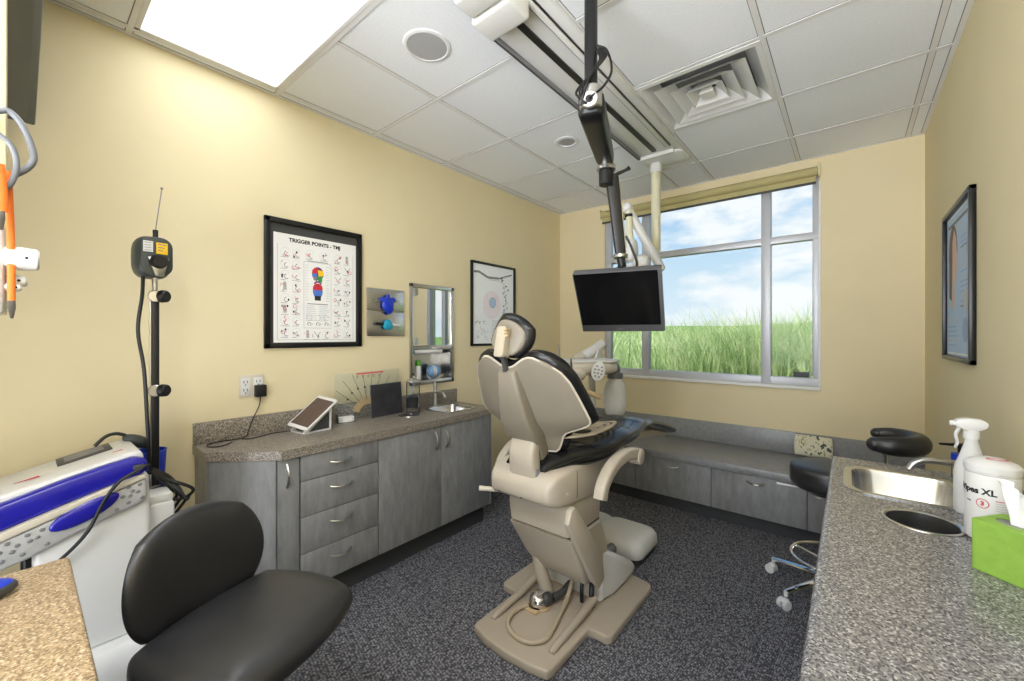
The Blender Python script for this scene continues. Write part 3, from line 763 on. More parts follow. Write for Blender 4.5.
# narrow corner cabinet with an angled end
t = thing('corner_cabinet', 'narrow grey cabinet with angled end panel at the left counter end', 'cabinet', (-2.3, .72, .0))
poly = [(XL + .002, .575), (-2.285, .592), (CF - .02, .787), (CF - .02, .872), (XL + .002, .872)]
MB().prism(poly, ZB, ZT - .003).build('body', M['lamdark'], t)
MB().prism([(-2.300, .577), (-2.286, .565), (CF - .004, .765), (CF - .016, .779)], ZB, ZT).build('angled_panel', M['lam'], t)
MB().prism([(XL + .001, .560), (-2.302, .560), (-2.302, .574), (XL + .001, .574)], ZB, ZT).build('end_panel', M['lam'], t)
front('door', .772, .872, ZB, ZT, t, .812, .715, False)
t = thing('drawer_cabinet', 'grey cabinet with four stacked drawers left of the sink doors', 'cabinet', (-2.28, 1.087, .0))
MB().box((XL + .002, .874, ZB), (CF - .0185, 1.300, ZT - .003)).build('body', M['lamdark'], t, smooth=False)
for (a, c) in ((.668, ZT), (.492, .668), (.312, .492), (ZB, .312)): front('drawer', .875, 1.300, a, c, t, 1.080, c - .062, True)
t = thing('sink_cabinet', 'grey cabinet with two tall doors under the left sink', 'cabinet', (-2.28, 1.76, .0))
MB().box((XL + .002, 1.302, ZB), (CF - .0185, 2.225, ZT - .16)).box((XL + .002, 2.207, ZT - .17), (CF - .0185, 2.225, ZT - .003)).build('body', M['lamdark'], t, smooth=False)
MB().box((XL + .001, 2.226, ZB), (CF, 2.242, ZT - .002)).build('end_panel', M['lam'], t, smooth=False)
front('door', 1.302, 1.763, ZB, ZT, t, 1.710, .705, False); front('door', 1.763, 2.225, ZB, ZT, t, 1.800, .700, False)
struct(MB().prism([(XL + .001, .62), (-2.30, .62), (-2.115, .80), (-2.115, 2.22), (XL + .001, 2.22)], 0, ZB).build('baseboard_cabinet', M['base'], smooth=False))
# worktop with holes for sink and waste ring
ZC = .84
SX, SY, SW, SH = -2.285, 2.045, .125, .135
RX, RY, RR = -2.300, 1.690, .068
def circ(x, y, r, n=28): return [(x + r * math.cos(2 * PI * k / n), y + r * math.sin(2 * PI * k / n)) for k in range(n)]
t = thing('countertop', 'speckled taupe countertop along the left wall with an angled corner', 'countertop', (-2.28, 1.4, .797))
outer = [(XL + .001, .550), (-2.290, .550), (-2.040, .782), (-2.040, 2.295), (XL + .001, 2.295)]
MB().plate(outer, [rrect(SW, SH, .03, 5, SX, SY), circ(RX, RY, RR - .008)], .797, ZC).build('worktop', M['counter'], t, angle=30)
MB().box((XL + .001, .550, ZC), (XL + .020, 2.295, .946), .003).build('backsplash', M['counter'], t)
def sink(name, label, x, y, hw, hh, zc, depth, rim, r=.045):
    t = thing(name, label, 'sink', (x, y, zc))
    def ring(a, c, rr, z): return [(px, py, z) for px, py in rrect(a, c, rr, 6, x, y)]
    b = MB()
    b.loft([ring(hw + rim, hh + rim, r + .012, zc + .0006), ring(hw + rim, hh + rim, r + .012, zc + .004), ring(hw + rim * .4, hh + rim * .4, r + .005, zc + .0055), ring(hw - .002, hh - .002, r, zc + .003),
            ring(hw - .008, hh - .008, r, zc - .015), ring(hw - .016, hh - .016, r, zc - depth + .03), ring(hw - .045, hh - .045, r * .8, zc - depth), ring(.03, .03, .02, zc - depth - .004)], caps=False)
    b.loft([ring(.03, .03, .02, zc - depth - .004), ring(.001, .001, .0005, zc - depth - .004)], caps=False)
    b.build('basin', M['steel'], t, angle=50)
    MB().lathe([(0, .002), (.02, .003), (.026, .005), (.028, .001)], 20, Mx=Matrix.Translation((x, y, zc - depth - .003))).build('drain', M['chrome'], t)
    return t
sink('steel_sink', 'steel drop-in sink at the far end of the left countertop', SX, SY, SW - .004, SH - .004, ZC, .13, .022)
def waste_ring(label, x, y, r, zc):
    return tag(MB().lathe([(r - .010, -.10), (r - .0105, .001), (r - .006, .004), (r, .003), (r + .001, .0006), (r - .0085, .0004), (r - .0085, -.10), (r - .010, -.10)], 40, Mx=Matrix.Translation((x, y, zc))).build('waste_ring', M['steel'], loc=(x, y, zc)), label, 'waste ring')
waste_ring('round steel waste ring set in the left countertop', RX, RY, RR, ZC)
def faucet(name, label, base, spout, top, zc, r=.014):
    t = thing(name, label, 'faucet', (base[0], base[1], zc))
    b = MB(); b.cyl((base[0], base[1], zc + .0006), (base[0], base[1], zc + .012), .026, .022, bev=.003); b.cyl((base[0], base[1], zc + .01), (base[0], base[1], zc + top), r, bev=.003); b.build('body', M['nickel'], t)
    b = MB(); b.tube(spout, [r * .8, r * .8, r * .7], 12, 6); b.build('spout', M['nickel'], t)
    return t
t = faucet('sink_faucet', 'upright satin nickel faucet behind the left sink', (-2.443, 2.035), [(-2.443, 2.035, .945), (-2.40, 2.035, .952), (-2.355, 2.035, .945), (-2.330, 2.035, .918)], .16, ZC)
MB().box((-2.447, 2.03, .998), (-2.439, 2.07, 1.006), .002).cyl((-2.443, 2.035, .99), (-2.443, 2.035, 1.025), .011, bev=.002).build('lever', M['nickel'], t)

# ------------------------------------------------------------------ on the left counter
# tablet on a wedge stand
t = thing('tablet_computer', 'white tilted tablet on a wedge stand on the left countertop', 'tablet', (-2.35, 1.08, ZC), 0)
ry, rp_, rr_ = rad(7.36), rad(36.13), rad(7.13)
TR = Matrix.Rotation(ry, 4, 'Z') @ Matrix.Rotation(rp_, 4, 'X') @ Matrix.Rotation(rr_, 4, 'Y')
TM = Matrix.Translation((-2.365, 1.076, .940)) @ TR
MB().prism(rrect(.085, .120, .012, 5), -.004, .004, TM, bev=.0015).build('tablet_case', M['white'], t)
MB().box((-.075, -.100, .0041), (.075, .100, .0046), Mx=TM).build('tablet_screen', M['tabscreen'], t, smooth=False)
SM = Matrix.Translation((-2.365, 1.076, ZC + .0006)) @ Matrix.Rotation(ry, 4, 'Z') @ frame((0, 0, 0), (0, 1, 0), (0, 0, 1), (1, 0, 0))
b = MB(); wp = [(-.092, .0), (.070, .0), (.074, .128), (.062, .128), (-.092, .014)]
b.plate(wp, [[(-.070, .006), (.063, .006), (.063, .112)]], .058, .066, 0, SM); b.plate(wp, [[(-.070, .006), (.063, .006), (.063, .112)]], -.066, -.058, 0, SM)
b.prism([(-.092, 0), (.070, 0), (.070, .006), (-.092, .006)], -.058, .058, SM)
b.build('wedge_stand', M['white'], t)
MB().prism([(-.068, .007), (.062, .007), (.062, .108)], -.056, .056, SM).build('stand_core', M['dgrey'], t)
# clear card holder
t = thing('card_holder', 'clear acrylic business card holder with white cards on the countertop', 'card holder', (-2.43, 1.30, ZC))
KM = rotz(-12, (-2.425, 1.305, ZC + .0006))
b = MB(); b.box((-.028, -.055, 0), (.028, .055, .004), Mx=KM); b.box((-.028, -.055, 0), (-.024, .055, .105), Mx=KM); b.box((.024, -.055, 0), (.028, .055, .030), Mx=KM); b.box((-.028, -.055, 0), (.028, -.052, .05), Mx=KM); b.box((-.028, .052, 0), (.028, .055, .05), Mx=KM); b.build('holder', M['clear'], t, smooth=False)
MB().box((-.020, -.045, .004), (.020, .045, .034), Mx=KM).box((.0281, -.025, .004), (.0285, .030, .030), Mx=KM).build('card', M['paper'], t, smooth=False)
# clear range-of-motion fan
t = thing('motion_gauge', 'clear fan-shaped gauge with radiating lines leaning on the wall', 'gauge', (-2.46, 1.47, ZC))
gx = XL + .030; c0 = (1.49, .842)
FM = frame((gx, 0, 0), (0, 1, 0), (.0, 0, 1), (1, 0, 0))
outl = [(c0[0] - .05, c0[1] + .003)] + [(c0[0] - .235, c0[1] + .11), (c0[0] - .235, c0[1] + .295), (c0[0] + .235, c0[1] + .305), (c0[0] + .235, c0[1] + .11), (c0[0] + .05, c0[1] + .003)]
MB().prism(outl, -.0015, .0015, FM, bev=.0005).build('acrylic_sheet', M['clear'], t)
b = MB(); LAY[0] = 0
GM = frame((gx + .0012, 0, 0), (0, 1, 0), (0, 0, 1), (1, 0, 0)); PMs = PM; PM = GM
for a in range(15, 170, 14):
    ca, sa = math.cos(rad(a)), math.sin(rad(a)); rmax = min(.225 / max(abs(ca), 1e-3), .285 / max(sa, 1e-3), .30)
    stroke([(c0[0] + .06 * ca, c0[1] + .02 + .06 * sa), (c0[0] + rmax * ca, c0[1] + .01 + rmax * sa)], .0028, 0)
    blob(c0[0] + rmax * .66 * ca, c0[1] + .01 + rmax * .66 * sa, .007, .007, 0, 9)
stroke([(c0[0] - .09, c0[1] + .288), (c0[0] + .11, c0[1] + .291)], .008, 1)
for k in range(5): arc(c0[0] - .08 + .04 * k, c0[1] + .268, .007, 40, 300, .003, 0)
for rr in (.10,): arc(c0[0], c0[1] + .01, rr, 20, 160, .05, 2, 16)
b.build('scale_lines', [M['ink'], M['red'], M['tan']], t, smooth=False); PM = PMs
# dark photo plate
t = thing('photo_plate', 'dark rectangular photo plate standing on the countertop', 'photo plate', (-2.40, 1.60, ZC))
PMt = frame((-2.385, 1.455, ZC + .001), V(-.10, 1, 0).normalized(), V(-.10, .0, 1).normalized(), V(1, .10, .10).normalized())
MB().box((0, 0, -.004), (.265, .222, 0), .001, Mx=PMt).build('plate_sheet', M['clear'], t)
MB().box((.008, .004, .0002), (.262, .216, .0012), Mx=PMt).build('dark_print', M['darkplate'], t, smooth=False)
# glass jar with plunger and dark liquid
jx, jy = -2.352, 1.760; JM = Matrix.Translation((jx, jy, ZC + .0006))
t = thing('plunger_jar', 'clear cylindrical jar with dark liquid and a black knob plunger', 'jar', (jx, jy, ZC))
MB().lathe([(0, .0), (.046, .0), (.048, .004), (.044, .03), (.046, .034), (.046, .215), (.044, .215), (.044, .036), (0, .036)], 28, Mx=JM).build('jar_body', M['clearjar'], t)
MB().lathe([(0, .042), (.0425, .042), (.0425, .110), (0, .110)], 24, Mx=JM).build('dark_liquid', M['liquid'], t)
MB().lathe([(.048, .214), (.050, .218), (.040, .232), (.012, .242), (0, .243)], 24, Mx=JM).build('lid', M['steel'], t)
MB().cyl((jx, jy, ZC + .118), (jx, jy, ZC + .262), .0028).build('plunger_rod', M['chrome'], t)
MB().ball((jx, jy, ZC + .268), (.010, .010, .012), 14).build('knob', M['black'], t)
MB().lathe([(0, .110), (.030, .112), (.032, .120), (.012, .130), (0, .130)], 20, Mx=JM).build('plunger_disc', M['dgrey'], t)
# ------------------------------------------------------------------ low bench under the window
BY, BZ, BB = 3.29, .405, .105
bx_ = [-2.498, -1.962, -1.381, -.799, -.217, .384]
where = ['low grey bench drawer unit in the corner behind the dental chair', 'low grey bench drawer unit under the left part of the window', 'low grey bench drawer unit under the middle of the window',
         'low grey bench drawer unit under the patterned cushion', 'low grey bench drawer unit in the right corner behind the stool']
for k in range(5):
    x0, x1 = bx_[k], bx_[k + 1]
    t = thing('bench_cabinet', where[k], 'cabinet', ((x0 + x1) / 2, 3.58, 0), group='low cabinets under the window')
    MB().box((x0 + .001, BY + .018, BB), (x1 - .001, YB - .001, BZ)).build('body', M['lamdark'], t, smooth=False)
    f = MB().box((x0 + .002, BY, BB), (x1 - .002, BY + .0175, BZ - .002), .0015).build('drawer', M['lam'], t)
    if k > 0:
        h = MB(); pts = []
        hx = (x0 + x1) / 2 if k != 4 else -.15
        if k == 3: hx = -.51
        for j in range(9):
            s_ = -1 + j / 4; pts.append((hx + s_ * .056, BY - .001 - .026 * (1 - s_ * s_), .352 - .010 * (1 - s_ * s_)))
        h.tube(pts, .0052, 8); h.build('handle', M['nickel'], f)
struct(MB().box((-2.498, BY + .06, 0), (.384, BY + .075, BB)).build('baseboard_bench', M['base'], smooth=False))
t = thing('countertop', 'plain grey laminate bench top running under the window', 'countertop', (-1.06, 3.58, BZ))
MB().box((-2.498, 3.262, BZ + .001), (.384, YB - .001, .455), .003).build('worktop', M['benchtop'], t)
MB().box((-2.498, YB - .02, .455), (.384, YB - .001, .628), .003).build('backsplash', M['benchtop'], t)
def cushion_mat():
    m, nt, out = newmat('floral_cushion_fabric')
    p = nt.nodes.new('ShaderNodeBsdfPrincipled'); p.inputs['Roughness'].default_value = .9; link(nt, p.outputs[0], out.inputs[0])
    tc = nt.nodes.new('ShaderNodeTexCoord'); n = nt.nodes.new('ShaderNodeTexNoise'); n.inputs['Scale'].default_value = 26; n.inputs['Detail'].default_value = 2
    link(nt, tc.outputs['Object'], n.inputs['Vector'])
    r = nt.nodes.new('ShaderNodeValToRGB'); r.color_ramp.interpolation = 'CONSTANT'; e = r.color_ramp.elements
    e[0].position = 0; e[0].color = lin((70, 78, 78)); e[1].position = .40; e[1].color = lin((214, 210, 186))
    x = e.new(.60); x.color = lin((150, 150, 96)); x = e.new(.66); x.color = lin((222, 216, 196))
    link(nt, n.outputs[0], r.inputs[0]); link(nt, r.outputs[0], p.inputs['Base Color'])
    return m
CMt = frame((-.213, 3.79, .5505), (1, 0, 0), V(0, .22, .975).normalized(), V(0, -.975, .22).normalized())
tag(MB().pad(lambda u, v: (V(u * .118 * (1 - .06 * v * v), v * .078 * (1 - .05 * u * u), 0), V(0, 0, 1)), 20, 14, .03, .035, 2.6, Mx=CMt).build('patterned_cushion', cushion_mat(), loc=(-.213, 3.79, .457), angle=80),
    'small cream cushion with dark floral pattern leaning on the bench backsplash', 'cushion')

# ------------------------------------------------------------------ right counter
RXL, RY1, RY0 = -.053, 2.335, -.55
t = thing('base_cabinet', 'grey base cabinet run under the right countertop', 'cabinet', (.17, .9, 0))
MB().box((-.02, RY0, .10), (.385, RY1 - .02, .69)).box((-.02, RY1 - .04, .69), (.385, RY1 - .02, .797)).build('body', M['lam'], t, smooth=False)
MB().box((.03, RY0, 0), (.385, RY1 - .05, .10)).build('toe_kick', M['base'], t, smooth=False)
for k in range(5):
    y0 = RY0 + k * .57; MB().box((-.038, y0 + .002, .102), (-.0205, min(y0 + .568, RY1 - .02), .79), .0015).build('door', M['lam'], t)
S2 = dict(x=.148, y=2.02, hw=.150, hh=.165)
G = dict(x=.160, y=1.668, r=.088)
t = thing('countertop', 'speckled grey countertop along the right wall', 'countertop', (.15, .9, .797))
outer = [(RXL, RY0), (.385, RY0), (.385, RY1), (RXL, RY1)]
MB().plate(outer, [rrect(S2['hw'], S2['hh'], .05, 6, S2['x'], S2['y']), circ(G['x'], G['y'], G['r'] - .008, 36)], .799, ZC).build('worktop', M['counterR'], t, angle=30)
MB().tube([(RXL, RY0, .8195), (RXL, RY1, .8195)], .0204, 16, flat=(.55, 1)).build('bullnose_edge', M['counterR'], t)
MB().box((.366, RY0, ZC), (.385, RY1, .935), .003).build('backsplash', M['counterR'], t)
sink('steel_sink', 'brushed steel drop-in sink in the right countertop', S2['x'], S2['y'], S2['hw'] - .004, S2['hh'] - .004, ZC, .13, .022, .06)
waste_ring('wide steel waste ring in the right countertop beside the sink', G['x'], G['y'], G['r'], ZC)
t = faucet('sink_faucet', 'low curved satin faucet over the right sink', (.337, 2.12), [(.337, 2.12, .900), (.318, 2.115, .926), (.27, 2.10, .930), (.215, 2.09, .930), (.182, 2.083, .916), (.166, 2.08, .892)], .075, ZC, .015)
MB().tube([(.337, 2.12, .915), (.335, 2.16, .945)], [.010, .006], 10).build('lever', M['nickel'], t)
# pump dispenser with blue liquid
px_, py_ = .322, 2.262; PMx = Matrix.Translation((px_, py_, ZC + .0006))
t = thing('soap_dispenser', 'small clear pump dispenser with blue liquid behind the right faucet', 'dispenser', (px_, py_, ZC))
MB().lathe([(0, 0), (.024, 0), (.026, .004), (.026, .088), (.012, .100), (0, .1)], 20, Mx=PMx).build('bottle_body', M['clear'], t)
MB().lathe([(0, .062), (.0272, .062), (.0272, .094), (0, .094)], 20, Mx=PMx).build('blue_label', M['blueB'], t, 'blue label band')
b = MB(); b.cyl((px_, py_, ZC + .10), (px_, py_, ZC + .122), .010); b.tube([(px_ + .01, py_, ZC + .128), (px_ - .02, py_ - .02, ZC + .130), (px_ - .062, py_ - .045, ZC + .132)], [.008, .006, .004], 8); b.build('pump_head', M['black'], t)
# spray bottle
sx_, sy_ = .283, 1.842; SMx = rotz(8, (sx_, sy_, ZC + .0006))
t = thing('spray_bottle', 'white translucent trigger spray bottle beside the right sink', 'spray bottle', (sx_, sy_, ZC))
MB().lathe([(0, 0), (.034, 0), (.038, .006), (.038, .125), (.035, .145), (.024, .180), (.015, .215), (.014, .232), (0, .232)], 28, Mx=SMx, sy=.85).build('bottle_body', M['frosted'], t)
MB().lathe([(0, .228), (.018, .228), (.018, .250), (.014, .254), (0, .254)], 20, Mx=SMx).build('collar', M['white'], t)
b = MB()
b.prism([(-.036, .262), (-.040, .272), (-.032, .284), (-.01, .289), (.022, .287), (.034, .276), (.030, .262), (.013, .252), (-.013, .252)], -.015, .015, SMx @ frame((0, 0, 0), (1, 0, 0), (0, 0, 1), (0, -1, 0)), bev=.005)
hd = b.build('spray_head', M['white'], t)
MB().cyl(SMx @ V(-.047, 0, .270), SMx @ V(-.036, 0, .270), .008, bev=.002).build('nozzle', M['white'], hd)
MB().tube([SMx @ V(-.026, 0, .258), SMx @ V(-.034, 0, .235), SMx @ V(-.030, 0, .212), SMx @ V(-.036, 0, .196)], [.007, .006, .005], 8, 4, flat=(1.4, .7)).build('trigger', M['white'], t)
# wipes canister
wx, wy, wr = .288, 1.636, .050; WM = Matrix.Translation((wx, wy, ZC + .0045))
t = thing('wipes_canister', 'white round wipes canister with black lettering beside the tissue box', 'canister', (wx, wy, ZC))
MB().lathe([(0, 0), (wr - .004, 0), (wr, .004), (wr, .170), (wr - .002, .173), (wr, .176), (wr - .001, .180), (0, .18)], 48, Mx=WM).build('tub', M['white'], t)
lid = MB().lathe([(wr - .002, .178), (wr + .002, .180), (wr + .002, .196), (wr - .004, .203), (wr - .016, .208), (wr * .5, .2125), (0, .213)], 48, Mx=WM).build('lid', M['white'], t)
A0 = rad(-100)
def bend(r, z, a):
    return lambda co: Vector((wx + (r + co.z) * math.cos(a + co.x / wr), wy + (r + co.z) * math.sin(a + co.x / wr), ZC + .0045 + z + co.y))
def pick(r, z, a):
    def f(co): return bend(r, z, a)(Vector((co[0], co[1], co[2])))
    return f
b = MB()
b.text('Wipes XL', .0215, None, 0, .0002, pick(wr + .0004, .124, A0 - .080 / wr), bold=.0008)
b.text('3', .015, None, 1, .0002, pick(wr + .0004, .0955, A0 - .0205 / wr), bold=.0006)
b.text('min', .008, None, 0, .0002, pick(wr + .0004, .098, A0 - .052 / wr))
fb = pick(wr + .0006, .1008, A0 - .0165 / wr)
for r0, r1 in ((.0105, .0122),):
    for k in range(24):
        a, c = 2 * PI * k / 24, 2 * PI * (k + 1) / 24
        vs_ = [fb((r0 * math.cos(a), r0 * math.sin(a), 0)), fb((r1 * math.cos(a), r1 * math.sin(a), 0)), fb((r1 * math.cos(c), r1 * math.sin(c), 0)), fb((r0 * math.cos(c), r0 * math.sin(c), 0))]
        b.poly(vs_, 1)
for k in range(5):
    z = .112 - k * .006
    fl = pick(wr + .0006, z, A0 + .006 / wr); w_ = .036 - .005 * (k % 3)
    n = 6
    for j in range(n): b.poly([fl((w_ * j / n, 0, 0)), fl((w_ * (j + 1) / n, 0, 0)), fl((w_ * (j + 1) / n, .0018, 0)), fl((w_ * j / n, .0018, 0))], 2 if k else 1)
b.build('lettering', [M['ink'], M['red'], M['inkl']], t, smooth=False)
b = MB(); LM = Matrix.Translation((wx + .006, wy - .016, ZC + .0045 + .2128)) @ Matrix.Rotation(rad(-4), 4, 'X')
el = lambda r: [(r * 1.5 * math.cos(2 * PI * k / 28), r * math.sin(2 * PI * k / 28)) for k in range(28)]
b.plate(el(.0135), [el(.0112)], .0004, .0012, 0, LM); b.prism(el(.005), .0004, .0012, LM, mi=1)
b.build('lid_emblem', [M['red'], M['pinkprint']], lid, smooth=False)
# tissue box
TA = math.degrees(math.atan2(.64, .77))
ux, uy = V(.785, -.62, 0).normalized(), V(.62, .785, 0).normalized()
TBM = frame((.218, 1.415, ZC + .0006), ux, uy, (0, 0, 1))
t = thing('tissue_box', 'lime green cube tissue box at the right edge of the countertop', 'tissue box', (.218, 1.415, ZC))
s_, hh = .102, .116
b = MB(); tl = [(0, 0), (s_, 0), (s_, s_), (0, s_)]
ov = [(s_ / 2 + .036 * math.cos(2 * PI * k / 28), s_ / 2 + .024 * math.sin(2 * PI * k / 28)) for k in range(28)]
b.plate(tl, [ov], hh - .0015, hh, 0, TBM); b.box((0, 0, 0), (s_, .0015, hh - .0015), Mx=TBM); b.box((0, s_ - .0015, 0), (s_, s_, hh - .0015), Mx=TBM); b.box((0, 0, 0), (.0015, s_, hh - .0015), Mx=TBM); b.box((s_ - .0015, 0, 0), (s_, s_, hh - .0015), Mx=TBM); b.box((0, 0, 0), (s_, s_, .0015), Mx=TBM)
b.build('carton', M['green'], t, smooth=False)
MB().prism(ov, hh - .004, hh - .002, TBM).build('film_opening', M['grey'], t, smooth=False)
b = MB(); rings = []
for k in range(8):
    f_ = k / 7; z = hh - .004 + .085 * f_; rr = .014 + .022 * f_; ring = []
    for j in range(28):
        a = 2 * PI * j / 28; w_ = 1 + .32 * math.sin(5 * a + f_ * 2) * (.4 + f_)
        ring.append(TBM @ V(s_ / 2 + .012 * f_ + rr * .9 * w_ * math.cos(a), s_ / 2 + rr * .45 * w_ * math.sin(a), z + .014 * math.sin(2 * a + 1) * f_))
    rings.append(ring)
b.loft(rings, caps=False); b.build('tissue_sheet', M['tissue'], t, angle=70)

# framed poster on the right wall
T3 = picture('framed_poster', 'black framed pale blue poster on the right wall', 'framed poster', XR, 2.416, 3.040, 1.262, 1.982, .022, side=-1)
b = MB(); LAY[0] = 0; PMs = PM; PX3 = XR - .005
PM = frame((PX3, 0, 0), (0, -1, 0), (0, 0, 1), (-1, 0, 0))            # local x runs right to left along the wall (-Y)
b.box((XR - .004, 2.436, 1.284), (PX3, 3.020, 1.960))
def Y_(y): return -y
a0, a1, z0, z1 = -3.020, -3.020 + .708, 1.284, 1.960
KW = .584 / .708                                                     # artwork width on this print
PM = frame((PX3, -a0 * (1 - KW), 0), (0, -KW, 0), (0, 0, 1), (-1, 0, 0))
stroke([(a0 + .012, z0 + .012), (a1 - .012, z0 + .012), (a1 - .012, z1 - .012), (a0 + .012, z1 - .012), (a0 + .012, z0 + .012)], .008, 5)
stroke([(a0 + .05, z1 - .05), (a1 - .08, z1 - .05)], .016, 2); stroke([(a0 + .05, z1 - .08), (a1 - .25, z1 - .08)], .008, 3)
hx, hz = a0 + .20, z0 + .46
blob(hx - .01, hz + .03, .125, .135, 7, 26); q([(hx - .13, hz + .02), (hx - .12, hz - .18), (hx - .04, hz - .2), (hx - .02, hz)], 7)
q([(hx + .02, hz + .14), (hx + .085, hz + .09), (hx + .095, hz + .04), (hx + .125, hz - .005), (hx + .10, hz - .02), (hx + .105, hz - .06), (hx + .085, hz - .105), (hx + .03, hz - .12), (hx - .03, hz - .05), (hx - .03, hz + .08)], 6)
q([(hx - .03, hz - .05), (hx + .03, hz - .11), (hx + .04, hz - .22), (hx - .05, hz - .24)], 6)
for k in range(16):
    z = z1 - .12 - k * .022; stroke([(a0 + .40, z), (a0 + .40 + rp.uniform(.12, .25), z)], .006, rp.choice([3, 2, 8]))
for k in range(7): stroke([(a0 + .05, z0 + .05 + k * .022), (a0 + .33 + rp.uniform(-.05, .0), z0 + .05 + k * .022)], .006, rp.choice([3, 8]))
blob(a0 + .52, z0 + .12, .07, .055, 8, 18); blob(a0 + .52, z0 + .25, .05, .05, 3, 18); blob(a0 + .60, z0 + .48, .05, .05, 8, 18)
b.build('poster_print', [M['chartblue'], M['ink'], M['inkg'], M['inkl'], M['red'], M['whitetrim'], M['pskin'], M['phair'], M['sky']], T3, smooth=False); PM = PMs
# ------------------------------------------------------------------ dental chair
CX = -1.135
CH = thing('dental_chair', 'beige dental chair with black upholstery in the middle of the room', 'dental chair', (CX, 1.75, 0))
# floor plate
pl = [(-.205, 1.345), (-.12, 1.324), (0, 1.316), (.12, 1.324), (.205, 1.345), (.214, 1.372), (.214, 1.655), (.225, 1.668), (.300, 1.668), (.318, 1.690), (.318, 2.150), (.300, 2.180), (.12, 2.21), (-.12, 2.21), (-.300, 2.180), (-.318, 2.150), (-.318, 1.690), (-.300, 1.668), (-.225, 1.668), (-.214, 1.655), (-.214, 1.372)]
b = MB(); b.prism([(CX + x, y) for x, y in pl], 0, .042, bev=.014, seg=3)
for s_ in (-1, 1): b.tube([(CX + s_ * .165, 1.43, .040), (CX + s_ * .165, 1.46, .050), (CX + s_ * .165, 1.62, .062), (CX + s_ * .165, 1.80, .090)], [.014, .016, .018, .022], 10)
b.build('base_plate', M['baseplate'], CH)
b = MB(); b.lathe([(0, .042), (.058, .042), (.060, .046), (.056, .052), (0, .052)], 28, Mx=Matrix.Translation((CX - .055, 1.652, 0))); b.box((CX - .105, 1.575, .042), (CX - .02, 1.62, .052), .004)
vp = b.build('valve_flange', M['tan'], CH)
MB().lathe([(.050, .052), (.051, .064), (.046, .086), (.030, .100), (0, .105)], 24, Mx=Matrix.Translation((CX - .058, 1.652, 0))).build('chrome_valve', M['chrome'], vp)
b = MB(); b.ball((CX - .020, 1.668, .076), (.030, .036, .034), 14); b.tube([(CX - .005, 1.70, .075), (CX + .02, 1.75, .09), (CX + .03, 1.81, .11)], .018, 10, 4); b.build('valve_cap', M['dgrey'], vp)
b = MB(); b.tube([(CX - .085, 1.598, .054), (CX - .105, 1.555, .054), (CX - .102, 1.480, .054), (CX - .065, 1.425, .054), (CX, 1.400, .054), (CX + .070, 1.412, .054), (CX + .110, 1.470, .054), (CX + .096, 1.560, .054), (CX + .070, 1.66, .058), (CX + .055, 1.74, .085), (CX + .05, 1.80, .15)], .0105, 10, 6); b.build('base_hose', M['hose'], CH)
for (dx, r_) in ((.10, .010), (.155, .013)): MB().tube([(CX + dx, 1.80, .05), (CX + dx + .005, 1.79, .12), (CX + dx - .02, 1.85, .2)], r_, 8, 4).build('lift_cable', M['black'], CH)
# front base cover and its dark plinth
b = MB(); rg_ = []
for (y, hw, zb, zt) in ((1.86, .185, .045, .320), (1.95, .205, .045, .268), (2.08, .208, .045, .190), (2.19, .205, .045, .122), (2.225, .195, .045, .095)):
    rg_.append([(CX + px, y, pz) for px, pz in rrect(hw, (zt - zb) / 2, .03, 5, 0, (zt + zb) / 2)])
b.loft(rg_); b.build('base_cover', M['wmetal'], CH, angle=50)
# lift arm: leaning column
b = MB(); rg_ = []
for (z, y0, y1, xl, xr) in ((.185, 1.735, 1.93, -.070, .165), (.215, 1.690, 1.93, -.105, .182), (.30, 1.640, 1.92, -.140, .186), (.40, 1.588, 1.88, -.160, .186), (.465, 1.553, 1.85, -.172, .186)):
    rg_.append([(CX + (xl + xr) / 2 + px, (y0 + y1) / 2 + py, z) for px, py in rrect((xr - xl) / 2, (y1 - y0) / 2, .02, 4)])
b.loft(rg_); b.build('lift_column', M['beige'], CH, angle=50)
b = MB(); rg_ = []
for (z, y0, y1, hw) in ((.478, 1.556, 1.86, .168), (.56, 1.545, 1.86, .172), (.605, 1.548, 1.86, .172), (.625, 1.57, 1.86, .165)):
    rg_.append([(CX + .004 + px, (y0 + y1) / 2 + py, z) for px, py in rrect(hw, (y1 - y0) / 2, .018, 4)])
b.loft(rg_); b.build('lift_upper_cover', M['beige'], CH, angle=50)
MB().box((CX - .15, 1.575, .455), (CX + .17, 1.85, .485)).build('shadow_gap_core', M['dgrey'], CH)
for s_, nm in ((1, 'side_cover'),):
    poly = [(1.488, .572), (1.512, .628), (1.545, .634), (1.66, .500), (1.80, .305), (1.815, .20), (1.765, .175), (1.70, .24), (1.60, .40)]
    x = CX + s_ * (.189 if s_ > 0 else .174); MB().prism(poly, 0, s_ * .028, plane_yz(x), bev=.006).build(nm, M['beige'], CH)
MB().tube([(CX - .055, 1.735, .045), (CX - .075, 1.71, .15), (CX - .090, 1.69, .27)], .033, 18).build('lift_cylinder', M['beige'], CH)
